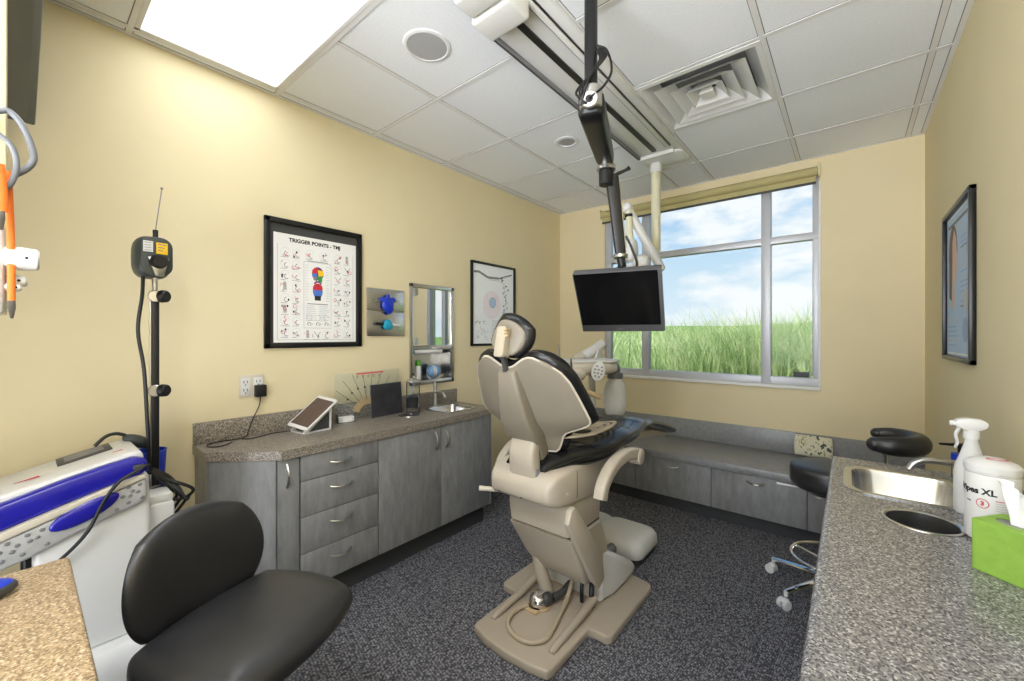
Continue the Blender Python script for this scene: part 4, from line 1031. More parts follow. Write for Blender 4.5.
# seat frame
b = MB(); rg_ = []
for (y, hw, zb, zt, r_) in ((1.408, .150, .672, .728, .02), (1.425, .168, .655, .752, .03), (1.47, .182, .640, .782, .03), (1.58, .190, .625, .792, .03), (1.72, .190, .612, .792, .03), (1.90, .180, .605, .800, .03), (2.10, .150, .64, .812, .03), (2.28, .105, .70, .815, .03)):
    rg_.append([(CX + px, y, pz) for px, pz in rrect(hw, (zt - zb) / 2, .022, 4, 0, (zt + zb) / 2)])
b.loft(rg_); sf = b.build('seat_frame', M['beige'], CH, angle=50)
rg_ = []
b = MB()
for d in (0, .003): rg_.append([(CX + px, 1.60 + d, pz) for px, pz in rrect(.1915, .085, .03, 5, 0, .708)])
b.loft(rg_); b.build('seam', M['dgrey'], sf)
b = MB(); b.ball((CX + .188, 1.525, .690), (.004, .011, .009), 12); b.build('badge', M['cream'], sf)
MB().tube([(CX - .12, 1.46, .652), (CX - .17, 1.44, .650), (CX - .225, 1.40, .654)], [.010, .011, .012], 10).build('lever', M['cream'], CH)
for dx in (-.11, .02): MB().ball((CX + dx, 1.413, .668), (.006, .004, .006), 10).build('screw', M['dgrey'], sf)
# hinge block between frame and back
b = MB(); rg_ = []
for (z, y, hw, hd) in ((.745, 1.468, .072, .034), (.80, 1.452, .069, .034), (.86, 1.448, .068, .032), (.91, 1.460, .066, .030), (.935, 1.475, .064, .026)):
    rg_.append([(CX + .008 + px, y + py, z) for px, py in rrect(hw, hd, .016, 4)])
b.loft(rg_); b.build('hinge_cover', M['beige'], CH, angle=50)
MB().box((CX - .07, 1.438, .741), (CX + .085, 1.50, .7925), .008).build('hinge_socket', M['grey'], CH)
# backrest
BB_, BT = V(CX, 1.515, .835), V(0, -.38, .925).normalized(); BF = V(0, .925, .38).normalized()
HALF = [(0, .128), (.03, .146), (.07, .156), (.125, .168), (.19, .182), (.235, .200), (.265, .232), (.29, .272), (.315, .300), (.345, .314), (.385, .318), (.48, .312), (.645, .295), (.81, .275), (.917, .250), (.965, .228), (1, .195)]
def wid(f): return lerp_table(HALF, f)
def lum(t): return .036 * (1 - min(1, max(0, (t - .06) / .15)) ** 2 * (3 - 2 * min(1, max(0, (t - .06) / .15))))
def back_pt(s_, t, off): 
    wrap = .84 * s_ * s_ + lum(t)
    return BB_ + V(1, 0, 0) * s_ + BT * t + BF * (wrap + off)
def back_n(s_, t):
    k = 1.68 * s_
    return (BF - V(1, 0, 0) * k).normalized()
def top_t(u): 
    a = abs(u)
    return .458 + .046 * max(0, math.sin(min(1, a / .66) * PI / 2)) ** 2 - .042 * max(0, (a - .66) / .34) ** 2
def mkback(inset, off):
    def f(u, v):
        tt = top_t(u) - inset; t0 = -.012 + inset
        t = t0 + (tt - t0) * (v + 1) / 2
        s_ = u * max(.02, wid((v + 1) / 2) - inset * (1.0 if v > -.2 else 1.1))
        return back_pt(s_, t, off), back_n(s_, t)
    return f
MB().pad(mkback(0, .034), 30, 72, .030, .052, 6).build('backrest', M['leather'], CH, angle=80)
sh = MB().pad(mkback(.017, .0), 30, 72, .012, .012, 10).build('back_shell', M['shell'], CH, angle=80)
fb = mkback(.017, -.003)
loop = [fb(-1 + 2 * k / 16, 1)[0] for k in range(16)] + [fb(1, 1 - 2 * k / 60)[0] for k in range(60)] + [fb(1 - 2 * k / 16, -1)[0] for k in range(16)] + [fb(-1, -1 + 2 * k / 60)[0] for k in range(60)]
MB().tube(loop, .0050, 6, closed=True).build('shell_edge', M['cream'], sh)
b = MB(); rg_ = []
for (t, hw, pr) in ((.435, .040, .014), (.425, .046, .028), (.33, .062, .046), (.22, .076, .060), (.13, .083, .068), (.085, .080, .062), (.075, .076, .052), (.02, .072, .052), (-.01, .068, .05)):
    c = back_pt(0, t, 0)
    rg_.append([c + V(1, 0, 0) * (px + .004) - BF * (pr * .5 + py) for px, py in rrect(hw, pr * .5 + .008, .014, 4)])
b.loft(rg_); b.build('spine_cover', M['shell'], CH, angle=50)
# headrest
HU, HN = V(0, .22, .975).normalized(), V(0, .975, -.22).normalized()
HC = V(CX - .018, 1.356, 1.388)
HX = V(.92, 0, -.39); HU = (HU * .92 + V(.39, 0, 0)).normalized()
def mkhead(k, off, sh_=0.0):
    def f(u, v):
        x, y = u * math.sqrt(1 - v * v / 2), v * math.sqrt(1 - u * u / 2)
        x, y = x * .8 + u * .2 * .9, y * .8 + v * .2 * .9
        s_, t = x * .112 * k * (1 + .06 * y), y * .098 * k
        wr_ = 2.2 * s_ * s_
        return HC + HX * (s_ - sh_ * .5) + HU * (t + sh_) + HN * (wr_ + off), (HN - HX * 4.4 * s_).normalized()
    return f
MB().pad(mkhead(1, .030), 24, 20, .026, .05, 4, disc=True).build('headrest', M['leather'], CH, angle=80)
MB().pad(mkhead(.79, .004, -.014), 24, 20, .012, .010, 6, disc=True).build('headrest_shell', M['shell'], CH, angle=80)
b = MB(); HBm = frame((CX - .016, 1.325, 1.352), (1, 0, 0), V(0, .20, .98), V(0, -.98, .20)); b.prism(rrect(.026, .066, .012, 5), -.030, .016, HBm, bev=.006, seg=3); b.build('headrest_mount', M['mount'], CH)
b = MB()
for k in range(3): b.ball((CX + .012, 1.318 + .003 * k, 1.405 - .013 * k), (.009, .011, .008), 10)
b.build('headrest_knob', M['tan'], CH)
b = MB(); p0 = V(CX - .010, 1.318, 1.288); b.tube([p0 + V(0, .01, .012), back_pt(0, .43, -.02)], .015, 8, flat=(1.4, .6)); b.ball(p0, (.020, .012, .012), 10); b.build('neck_bracket', M['dgrey'], CH)
# seat cushion and leg rest
SEATP = [(1.475, .105, .785, .135), (1.52, .130, .79, .13), (1.60, .175, .797, .125), (1.70, .250, .80, .12), (1.80, .268, .805, .11), (2.0, .262, .812, .10), (2.2, .238, .820, .095), (2.34, .212, .824, .09), (2.44, .192, .818, .08), (2.50, .175, .808, .06)]
def seat_f(u, v):
    y = 1.465 + (2.50 - 1.465) * (v + 1) / 2
    w = lerp_table([(a[0], a[1]) for a in SEATP], y); z = lerp_table([(a[0], a[2]) for a in SEATP], y)
    s_ = u * w
    return V(CX + s_, y, z + .55 * s_ * s_ + .006 * math.cos(v * 9)), V(0, 0, 1)
b = MB().pad(seat_f, 26, 34, .055, .062, 5); seat = b.build('seat', M['leather'], CH, angle=80)
b = MB()
for vv in (-.55, -.2, .2, .55): b.tube([seat_f(u, vv)[0] + V(0, 0, .0615 * (1 - abs(u) ** 5) ** .5 * (1 - abs(vv) ** 5) ** .5) for u in [-.94 + .094 * k for k in range(21)]], .004, 6)
for s_ in (-1, 1): b.tube([seat_f(s_, -1 + k / 12)[0] for k in range(25)], .0055, 6)
b.build('seat_piping', M['leather'], seat)
LEG = [(2.45, .180, .822), (2.6, .166, .806), (2.8, .156, .762), (3.0, .148, .706), (3.14, .135, .668), (3.20, .110, .655)]
def leg_f(u, v):
    y = 2.45 + .765 * (v + 1) / 2
    w = lerp_table([(a[0], a[1]) for a in LEG], y); z = lerp_table([(a[0], a[2]) for a in LEG], y)
    if v > .8: w *= 1 - .35 * ((v - .8) / .2) ** 2
    return V(CX + u * w, y, z + .3 * (u * w) ** 2), V(0, .25, .97)
lg = MB().pad(leg_f, 18, 24, .03, .034, 5).build('leg_rest', M['leather'], CH, angle=80)
b = MB(); rg_ = []
for (y, hw, zc, hz_) in ((2.25, .10, .765, .04), (2.5, .11, .755, .03), (2.8, .10, .712, .022), (3.05, .09, .655, .015)):
    rg_.append([(CX + px, y, pz) for px, pz in rrect(hw, hz_, .01, 4, 0, zc)])
b.loft(rg_); b.build('leg_rest_frame', M['beige'], CH)
# armrests
for s_ in (1, -1):
    x = CX + s_ * .292
    b = MB(); path = smooth_path([(x, 1.625, .662), (x, 1.648, .716), (x, 1.71, .764), (x, 1.79, .792), (x, 1.90, .800), (x, 2.0, .780)], 5)
    rg_ = []
    for i, p in enumerate(path):
        a_ = path[max(0, i - 1)]; c_ = path[min(len(path) - 1, i + 1)]; d = (c_ - a_).normalized(); nn = V(1, 0, 0).cross(d)
        rg_.append([p + V(1, 0, 0) * px + nn * py for px, py in rrect(.026, .027 if i < len(path) - 3 else .030, .012, 4)])
    b.loft(rg_)
    b.cyl((x - .03, 2.015, .766), (x + .032, 2.015, .766), .040, bev=.005, seg=24)
    b.build('armrest', M['beige'], CH, angle=50)
    MB().cyl((CX + s_ * .12, 2.01, .745), (x - s_ * .026, 2.015, .766), .022).build('armrest_pivot', M['beige'], CH)
# hoses coiled on the seat
b = MB(); pts = []
for k in range(4):
    for j in range(12):
        a = 2 * PI * j / 12; kk = k + j / 12
        pts.append((CX + .110 + (.046 + .028 * kk) * math.cos(a), 1.80 + (.085 + .045 * kk) * math.sin(a), .900 + .004 * kk + .020 * math.cos(a) * (.3 + .3 * kk) + .006 * math.sin(3 * a)))
b.tube(pts, .0072, 8, 4)
tag(b.build('coiled_hose', [M['hose']], loc=(CX + .115, 1.80, .875)), 'tan and grey hoses coiled on the black chair seat', 'hose')

# white utility box on the floor
t = thing('utility_box', 'white rounded floor utility box beyond the chair base', 'utility box', (-1.13, 2.5, 0))
b = MB(); rg_ = []
for (z, g_) in ((.036, .004), (.045, 0), (.095, .004), (.120, .018), (.132, .040), (.136, .065)): rg_.append([(px, py, z) for px, py in rrect(.172 - g_, .172 - g_, .06, 6, -1.128, 2.505)])
b.loft(rg_); b.build('cover', M['wmetal'], t, angle=60)
MB().prism(rrect(.160, .160, .05, 6, -1.128, 2.505), 0, .036).build('plinth', M['dgrey'], t)
MB().cyl((-1.13, 2.225, .07), (-1.13, 2.34, .07), .03).build('conduit', M['grey'], t)

# ------------------------------------------------------------------ delivery unit on its post
D = thing('delivery_unit', 'cream dental delivery unit with handpieces and water bottle beyond the chair', 'delivery unit', (-1.46, 2.69, 0))
b = MB(); b.lathe([(0, 0), (.17, 0), (.175, .008), (.16, .03), (.05, .045), (.026, .06), (.024, .06), (.024, 1.15), (0, 1.15)], 32, Mx=Matrix.Translation((-1.46, 2.69, 0))); b.build('post', M['wmetal'], D)
b = MB(); b.prism([(-1.66, 2.30), (-1.56, 2.24), (-1.33, 2.37), (-1.225, 2.52), (-1.24, 2.66), (-1.36, 2.70), (-1.56, 2.58)], 1.120, 1.195, bev=.03, seg=4); b.build('head_body', M['cream'], D, angle=60)
b = MB(); b.prism([(-1.70, 2.34), (-1.58, 2.25), (-1.33, 2.42), (-1.22, 2.56), (-1.25, 2.70), (-1.38, 2.76), (-1.60, 2.62)], 1.196, 1.214, bev=.008); b.build('tray', M['white'], D)
b = MB(); b.tube([(-1.535, 2.622, 1.205), (-1.46, 2.685, 1.262), (-1.392, 2.742, 1.330)], [.036, .040, .034], 14, 4, flat=(.8, 1)); b.prism([(2.60, 1.15), (2.75, 1.15), (2.75, 1.325), (2.72, 1.325)], -.008, .008, frame((-1.415, 0, 0), (0, 1, 0), (0, 0, 1), (1, 0, 0)), bev=.004); b.build('support_arm', M['wmetal'], D)
MB().ball((-1.52, 2.61, 1.222), (.05, .05, .035), 16).build('arm_joint', M['cream'], D)
MB().ball((-1.372, 2.345, 1.128), (.052, .040, .045), 16).build('holder_pod', M['cream'], D); MB().ball((-1.50, 2.27, 1.135), (.055, .045, .045), 16).build('holder_pod', M['cream'], D)
fd = V(1.302, -2.492, .1).normalized(); PMt = frame((-1.238, 2.362, 1.152), V(.886, .463, 0).normalized(), (V(0, 0, 1) - fd * fd.z).normalized(), fd)
PMt = PMt @ Matrix.Rotation(rad(-14), 4, 'Z')
pdp = MB().prism([(.043 * math.cos(2 * PI * k / 28), .063 * math.sin(2 * PI * k / 28)) for k in range(28)], -.012, .012, PMt, bev=.004).build('control_pad', M['white'], D)
b = MB()
for (x, y) in ((-.015, .030), (.015, .030), (-.022, .008), (0, .010), (.022, .008), (-.022, -.014), (0, -.012), (.022, -.014), (-.012, -.034), (.012, -.034)): b.prism(rrect(.006, .005, .002, 3, x, y), .0118, .0135, PMt)
b.build('button', M['grey'], pdp)
def handpiece(base, tip, r0, m, nm):
    a, c = V(*base), V(*tip); b = MB(); b.tube([a, a.lerp(c, .35), a.lerp(c, .4), a.lerp(c, .8), c], [r0, r0, r0 * .8, r0 * .5, r0 * .3], 10); return b.build(nm, m, D)
handpiece((-1.431, 2.225, 1.10), (-1.431, 2.19, 1.325), .014, M['nickel'], 'handpiece'); handpiece((-1.330, 2.200, 1.07), (-1.318, 2.160, 1.238), .013, M['dgrey'], 'handpiece'); handpiece((-1.54, 2.22, 1.12), (-1.545, 2.19, 1.27), .011, M['dgrey'], 'handpiece')
MB().tube([(-1.40, 2.34, 1.09), (-1.364, 2.33, 1.045), (-1.31, 2.36, 1.012), (-1.245, 2.405, .978)], [.016, .019, .018, .016], 12, 4).build('grip_handle', M['tan'], D)
BXm = Matrix.Translation((-1.318, 2.770, .806))
bt = MB().lathe([(0, 0), (.058, 0), (.068, .012), (.079, .08), (.079, .16), (.066, .225), (.048, .250), (.046, .262), (0, .262)], 32, Mx=BXm).build('water_bottle', M['frosted'], D)
MB().lathe([(0, .262), (.052, .262), (.056, .270), (.056, .300), (.05, .306), (0, .306)], 28, Mx=BXm).build('bottle_cap', M['grey'], bt)
b = MB(); b.tube([(-1.318, 2.77, 1.112), (-1.318, 2.77, 1.150), (-1.34, 2.73, 1.160), (-1.38, 2.66, 1.160)], .036, 14, 4); b.build('bottle_bracket', M['ghose'], D)
b = MB(); b.tube([(-1.40, 2.60, 1.16), (-1.335, 2.66, 1.12), (-1.318, 2.77, 1.14)], .018, 10, 4); b.build('bottle_arm', M['grey'], D)
# ------------------------------------------------------------------ foreground stool
def star_base(root, r, z, m, wheel, hub=.035, n=5, a0=0, drop=.03):
    for k in range(n):
        a = rad(a0 + 360 * k / n); d = V(math.cos(a), math.sin(a), 0)
        b = MB(); b.tube([d * .02 + V(0, 0, z + drop), d * r * .6 + V(0, 0, z + drop * .5), d * r + V(0, 0, z)], [.024, .019, .014], 10, 3, flat=(1, .7))
        lg_ = b.build('leg', m, root, local=True)
        b = MB(); p = V(-d.y, d.x, 0); c = d * r
        b.cyl(c + V(0, 0, z - .022), c + V(0, 0, z + .004), .009)
        for s_ in (-1, 1): b.cyl(c + d * .012 + p * s_ * .008 + V(0, 0, .0262), c + d * .012 + p * s_ * .026 + V(0, 0, .0262), .026, bev=.005, seg=20)
        b.ball(c + d * .008 + V(0, 0, .042), (.022, .022, .014), 12)
        b.build('caster', wheel, lg_, local=True)
SA = 22.5
FS = thing('operator_stool', 'black vinyl stool with rounded backrest in the left foreground', 'stool', (-1.183, .388, 0), SA)
def seat_fn(a, c, z, k=.45, dz=0):
    def f(u, v):
        x, y = u * math.sqrt(1 - v * v / 2), v * math.sqrt(1 - u * u / 2)
        x, y = x * (1 - k) + u * k * .93, y * (1 - k) + v * k * .93
        return V(x * a, y * c, z + dz * (x * x + y * y)), V(0, 0, 1)
    return f
MB().pad(seat_fn(.200, .235, .622, .35), 28, 28, .045, .052, 5, disc=True).build('seat', M['leatherS'], FS, local=True, angle=80)
MB().box((-.12, -.12, .545), (.12, .12, .562), .006).build('seat_plate', M['black'], FS, local=True)
# backrest pad: flat lower edge, round top
def bk(u, v):
    x, y = u * math.sqrt(1 - v * v / 2), v * math.sqrt(1 - u * u / 2)
    x = x * .8 + u * .2 * .9; y = y * .8 + v * .2 * .9
    s_, t = x * .178 * (1 + .05 * (1 - y)), y * .152
    lean = -.20 - .12 * (t + .1) + 1.1 * s_ * s_
    return V(lean, s_, .762 + t), V(1, -2.2 * s_, .12).normalized()
MB().pad(bk, 28, 28, .022, .034, 3.2, disc=True).build('backrest', M['leatherS'], FS, local=True, angle=80)
MB().tube([(-.08, 0, .555), (-.20, 0, .56), (-.262, 0, .62), (-.258, 0, .72)], [.018, .018, .016, .014], 10, 5, flat=(1.6, .6)).build('back_bracket', M['black'], FS, local=True)
MB().cyl((0, 0, .12), (0, 0, .34), .030).cyl((0, 0, .33), (0, 0, .55), .018).build('gas_column', M['blackm'], FS, local=True)
star_base(FS, .28, .065, M['black'], M['black'], a0=10, drop=.05)
MB().tube([(.05, -.10, .55), (.06, -.20, .545), (.06, -.25, .54)], .006, 8).build('lever', M['black'], FS, local=True)

# ------------------------------------------------------------------ assistant stool by the right counter
AS = thing('assistant_stool', 'black round stool with curved arm support and chrome base by the right counter', 'stool', (-.075, 2.70, 0), 0)
MB().lathe([(0, .585), (.160, .585), (.174, .592), (.181, .620), (.181, .672), (.177, .690), (.166, .700), (.10, .704), (0, .705)], 44).build('seat', M['leatherS'], AS, local=True, angle=60)
MB().lathe([(0, .555), (.09, .555), (.11, .584), (0, .584)], 24).build('seat_plate', M['black'], AS, local=True)
MB().cyl((0, 0, .10), (0, 0, .34), .028, bev=.003).cyl((0, 0, .33), (0, 0, .56), .016).build('gas_column', M['chrome'], AS, local=True)
b = MB(); b.tube([(.175 * math.cos(2 * PI * k / 36), .175 * math.sin(2 * PI * k / 36), .215) for k in range(36)], .0095, 10, closed=True)
for k in range(3):
    a = rad(40 + 120 * k); b.tube([(.02 * math.cos(a), .02 * math.sin(a), .195), (.175 * math.cos(a), .175 * math.sin(a), .215)], .007, 8)
b.build('foot_ring', M['chrome'], AS, local=True)
star_base(AS, .285, .085, M['chrome'], M['white'], a0=232, drop=.03)
MB().tube([(-.06, -.02, .57), (-.16, -.05, .572), (-.232, -.07, .578)], [.006, .006, .009], 8, flat=(1.2, .7)).build('lever', M['white'], AS, local=True, label='white lever')
b = MB()
for dy in (-.014, .014): b.tube([(.06, -.06 + dy, .568), (.17, -.11 + dy, .572), (.200, -.108 + dy, .62), (.202, -.110 + dy, .835)], .008, 10, 5)
b.build('arm_post', M['chrome'], AS, local=True)
b = MB(); pts = []; rr = []
ac = V(.205, .02, .866)
for k in range(15):
    a = rad(-108 + 208 * k / 14); pts.append(ac + V(.128 * math.cos(a), .142 * math.sin(a), .004 * k / 14))
rr = [.034, .043, .045, .046, .046, .045, .044, .042, .040, .037, .028]
b.tube(pts, rr, 16, 2, flat=(.85, 1.0)); b.ball(pts[0], .034, 12); b.ball(pts[-1], .028, 12); b.build('arm_support', M['leatherS'], AS, local=True, angle=80)

# ------------------------------------------------------------------ beige counter in the left foreground
t = thing('countertop', 'speckled beige counter corner in the left foreground', 'countertop', (-.9, -.3, .797))
MB().box((-1.4755, -.62, .800), (-.55, .082, ZC), .007, 3).build('worktop', M['counterB'], t)
t = thing('base_cabinet', 'grey cabinet under the beige foreground counter', 'cabinet', (-.95, -.3, 0))
MB().box((-1.44, -.62, .10), (-.57, .045, .798)).build('body', M['lam'], t, smooth=False); MB().box((-1.42, -.62, 0), (-.60, .0, .10)).build('toe_kick', M['base'], t, smooth=False)
for k in range(2): MB().box((-1.438 + .434 * k, .046, .105), (-1.008 + .434 * k, .064, .79), .0015).build('door', M['lam'], t)
t = thing('computer_mouse', 'blue and dark grey computer mouse on the beige counter', 'mouse', (-1.355, -.055, ZC), 0)
MMx = rotz(28, (-1.350, -.052, ZC + .0008))
MB().ball((0, 0, .014), (.032, .056, .0145), 22, Mx=MMx, e=.75).build('mouse_body', M['dgrey'], t, angle=80)
MB().ball((0, .002, .019), (.029, .050, .014), 20, Mx=MMx, e=.85).build('blue_top', M['blueB'], t, 'blue top shell', angle=80)

# ------------------------------------------------------------------ left edge: wall mounted rack, hoses, straps and screen
t = thing('wall_screen', 'dark tilted screen panel hung high at the left edge of the photo', 'screen', (-2.40, -.25, 2.17))
TVm = frame((-2.380, .043, 2.175), (0, -1, 0), V(.42, .038, .907).normalized(), V(.907, 0, -.42).normalized())
MB().box((0, 0, -.045), (.62, .62, 0), .006, Mx=TVm).build('casing', M['darkolive'], t); MB().box((.02, .02, .0003), (.60, .60, .0012), Mx=TVm).build('panel', M['darkolive'], t, smooth=False)
b = MB(); b.box((-2.499, -.40, 2.30), (-2.485, -.15, 2.52)); b.tube([(-2.49, -.28, 2.42), (-2.30, -.28, 2.42)], .02, 8); b.build('wall_bracket', M['black'], t)
xr = -1.482
t = thing('handpiece_rack', 'white wall rack with stubby round knobs at the left edge', 'rack', (xr, -.06, 1.42))
MB().box((xr, -.14, 1.425), (xr + .045, -.0175, 1.625), .012, 3).build('housing', M['white'], t)
def knob(y, z, r, L, x=xr + .024):
    b = MB(); b.cyl((x, -.019, z), (x, -.019 + L * .35, z), r * .92, bev=.002, seg=20); b.cyl((x, -.019 + L * .3, z), (x, -.019 + L, z), r, r * .9, bev=.004, seg=20)
    k = b.build('knob', M['wmetal'], t); MB().ball((x + r * .93, -.019 + L * .62, z), (.002, .003, .003), 8).build('index_hole', M['black'], k)
knob(0, 1.555, .027, .052); knob(0, 1.505, .014, .034, xr + .012); knob(0, 1.488, .009, .026, xr + .03)
HX1, HX2 = xr + .03, xr + .05
HOSE1 = [(HX1, -.11, 1.80), (HX1, -.045, 1.862), (HX1, -.024, 1.878), (HX1, -.012, 1.882), (HX1, .004, 1.864), (HX1, .018, 1.826), (HX1, .024, 1.79), (HX1, .015, 1.764), (HX1, -.008, 1.738), (HX1, -.035, 1.712), (HX1, -.08, 1.66), (HX1 - .02, -.10, 1.60)]
HOSE2 = [(HX2, -.09, 1.80), (HX2, -.04, 1.822), (HX2, -.018, 1.812), (HX2, -.006, 1.793), (HX2, -.001, 1.763), (HX2, -.006, 1.728), (HX2, -.018, 1.702), (HX2, -.06, 1.65), (HX2 - .02, -.10, 1.60)]
h1 = MB().tube(HOSE1, .0064, 12, 6).build('vacuum_hose', M['ghose'], loc=(xr + .02, -.05, 1.60))
tag(h1, 'thick grey hose looping out furthest at the left edge above orange straps', 'hose', 'grey hoses at the left edge')
h2 = MB().tube(HOSE2, .0054, 12, 6).build('vacuum_hose', M['ghose'], loc=(xr + .05, -.05, 1.60))
tag(h2, 'grey hose in the smaller inner loop at the left edge', 'hose', 'grey hoses at the left edge')
def strap(y, x, z0, z1, label, w=.0062):
    t = thing('clip_strap', label, 'strap', (x, y, z0), group='orange straps at the left edge')
    MB().tube([(x, y - .004, z1), (x, y, (z0 + z1) / 2), (x, y + .001, z0)], w, 10, 3, flat=(1, .45)).build('strap_band', M['orange'], t)
    b = MB(); b.prism([(-.006, 0), (.006, 0), (.0065, -.016), (.003, -.04), (-.002, -.04), (-.006, -.016)], -.005, .005, frame((x, y + .001, z0), (0, 1, 0), (0, 0, 1), (1, 0, 0)), bev=.001); b.build('metal_clip', M['clipmetal'], t, 'small metal clip')
strap(-.024, xr + .060, 1.650, 1.752, 'short orange strap with a metal clip, nearest the left edge', .0105)
strap(-.0095, xr + .040, 1.458, 1.745, 'long orange strap with a metal clip hanging lowest at the left edge')

# ------------------------------------------------------------------ laser cart
LC = thing('laser_cart', 'white and blue therapy laser cart with a scanner pole by the left wall', 'medical cart', (-2.14, .17, 0))
b = MB(); rg_ = []
for (z, x0, x1, y0, y1) in ((.33, -2.36, -1.965, .02, .318), (.50, -2.35, -1.975, .03, .318), (.72, -2.33, -1.985, .03, .316), (.86, -2.32, -1.995, .06, .312)):
    rg_.append([((x0 + x1) / 2 + px, (y0 + y1) / 2 + py, z) for px, py in rrect((x1 - x0) / 2, (y1 - y0) / 2, .022, 5)])
b.loft(rg_); b.build('pedestal', M['wmetal'], LC, angle=50)
b = MB(); rg_ = []
for (z, g_) in ((.10, .01), (.12, 0), (.26, 0), (.318, .035), (.327, .055)): rg_.append([(px, py, z) for px, py in rrect(.27 - g_, .235 - g_, .05, 5, -2.15, .15)])
b.loft(rg_); pb = b.build('plinth', M['wmetal'], LC, angle=50)
for (x, y) in ((-2.36, -.03), (-1.95, -.03), (-2.36, .33), (-1.95, .33)):
    b = MB(); b.cyl((x - .012, y, .0352), (x + .012, y, .0352), .035, bev=.005, seg=20); b.cyl((x, y, .04), (x, y, .105), .012); b.ball((x, y, .06), (.022, .028, .02), 12); b.build('caster', M['black'], LC)
b = MB(); b.box((-2.17, .305, .30), (-2.04, .395, .735), .014); b.box((-2.16, .31, .735), (-2.05, .39, .765), .006); b.build('pole_socket', M['wmetal'], LC)
MB().cyl((-2.10, .022, .12), (-2.10, .022, .70), .016).build('rear_strut', M['black'], LC)
YZ = lambda x: plane_yz(x)
def slab(name, poly, x0, x1, m, bev=.008, parent=LC): return MB().prism(poly, 0, x1 - x0, YZ(x0), bev=bev, seg=3).build(name, m, parent)
deck = slab('deck', [(-.42, .795), (.262, .958), (.292, .955), (.300, .925), (-.42, .745)], -2.285, -2.005, M['wmetal'], .010)
bl = [(-.42, .770), (-.25, .808), (-.034, .868), (.10, .908), (.20, .932), (.27, .945), (.300, .930), (.306, .898), (.29, .880), (.20, .858), (.08, .822), (-.034, .786), (-.25, .718), (-.42, .668)]
slab('blue_band', bl, -2.030, -1.968, M['blue'], .018)
slab('cream_rim', [(-.42, .668), (-.25, .718), (-.034, .786), (.08, .822), (.20, .858), (.292, .882), (.300, .868), (.20, .836), (.08, .798), (-.034, .760), (-.25, .690), (-.42, .640)], -2.22, -1.955, M['cream'], .004)
gr = slab('perforated_side', [(-.42, .640), (-.034, .760), (.298, .866), (.303, .800), (.285, .776), (.20, .752), (.10, .716), (.02, .684), (-.06, .664), (-.20, .630), (-.42, .570)], -2.25, -1.962, M['palegrey'], .012)
b = MB()
for (y, z) in ((.28, .846), (.26, .828), (.275, .822), (.25, .845), (.235, .815), (.255, .812), (-.02, .750), (.02, .762), (.0, .738), (.04, .748), (-.035, .728), (.025, .742), (-.01, .722), (.05, .768), (-.06, .716), (.10, .772), (.285, .800), (.25, .790), (.22, .775), (.06, .720), (-.03, .700), (.01, .706)):
    b.ball((-1.9615, y, z), (.003, .007, .006), 10)
b.build('vent_holes', M['grey'], gr)
OM = frame((-1.960, .145, .795), V(0, .92, .39).normalized(), (1, 0, 0), V(0, -.39, .92).normalized())
MB().ball((0, 0, 0), (.088, .012, .032), 24, Mx=OM).build('blue_grip', M['blue'], LC)
DK = frame((-2.145, 0, 0), (1, 0, 0), V(0, .9727, .2322).normalized(), V(0, -.2322, .9727).normalized())   # plane of the deck top
def dk(y): return V(-2.145, y, .958 - (.262 - y) * .239)
def deckbox(name, x0, x1, y0, y1, h0, h1, m, parent=LC, bev=.002):
    o = dk((y0 + y1) / 2); F_ = frame((0, o.y, o.z), (1, 0, 0), V(0, .9727, .2322), V(0, -.2322, .9727)); L2 = (y1 - y0) / 2
    return MB().box((x0, -L2, h0), (x1, L2, h1), bev, Mx=F_).build(name, m, parent)
scn = deckbox('display_frame', -2.262, -2.150, .088, .232, .0, .006, M['dgrey']); deckbox('display', -2.248, -2.168, .108, .212, .0062, .0068, M['grey'], scn, 0)
b = MB()
for (y, x, s_) in ((.02, -2.10, 1), (-.11, -2.09, 1), (.235, -2.085, .5)):
    o = dk(y); F_ = frame((x, o.y, o.z + .0016), V(.2, .95, .23).normalized(), V(-1, 0, 0), V(0, -.23, .97).normalized())
    b.prism([(-.03 * s_, -.002), (.03 * s_, -.010 * s_), (.026 * s_, .010 * s_)], 0, .001, F_)
b.build('red_marks', M['red'], deck, smooth=False)
cup = MB().lathe([(0, 0), (.050, 0), (.058, .15), (.060, .16), (.055, .16), (.046, .02), (0, .02)], 28, Mx=Matrix.Translation((-2.262, .350, .740))).build('blue_cup', M['blueB'], LC)
b = MB(); b.ball((0, 0, 0), (.030, .024, .058), 18, Mx=Matrix.Translation((-2.250, .318, .945)) @ Matrix.Rotation(rad(60), 4, 'X')); b.build('hand_probe', M['headgreen'], LC)
MB().tube([(-2.25, .290, .965), (-2.25, .270, .982), (-2.25, .245, .990), (-2.25, .2187, .982), (-2.255, .191, .952)], .0065, 8, 6).build('probe_cable', M['black'], LC)
MB().tube([(-1.965, .308, .885), (-1.945, .30, .915), (-1.940, .275, .905), (-1.938, .225, .878), (-1.935, .185, .822), (-1.94, .148, .733), (-1.945, .093, .668), (-1.95, .03, .62)], .0055, 8, 6).build('side_cable', M['black'], LC)
MB().box((-1.975, .262, .902), (-1.955, .292, .918), .004).build('cable_plug', M['dgrey'], LC)
px0, py0_ = -2.195, .360
PL = MB().box((px0 - .010, py0_ - .012, .44), (px0 + .010, py0_ + .012, 1.56), .003).build('scanner_pole', M['blackm'], LC)
MB().box((px0 - .011, py0_ - .019, .76), (px0 + .008, py0_ - .0125, 1.55), .002).build('pole_channel', M['nickel'], PL)
rd = V(.77, .637, 0)
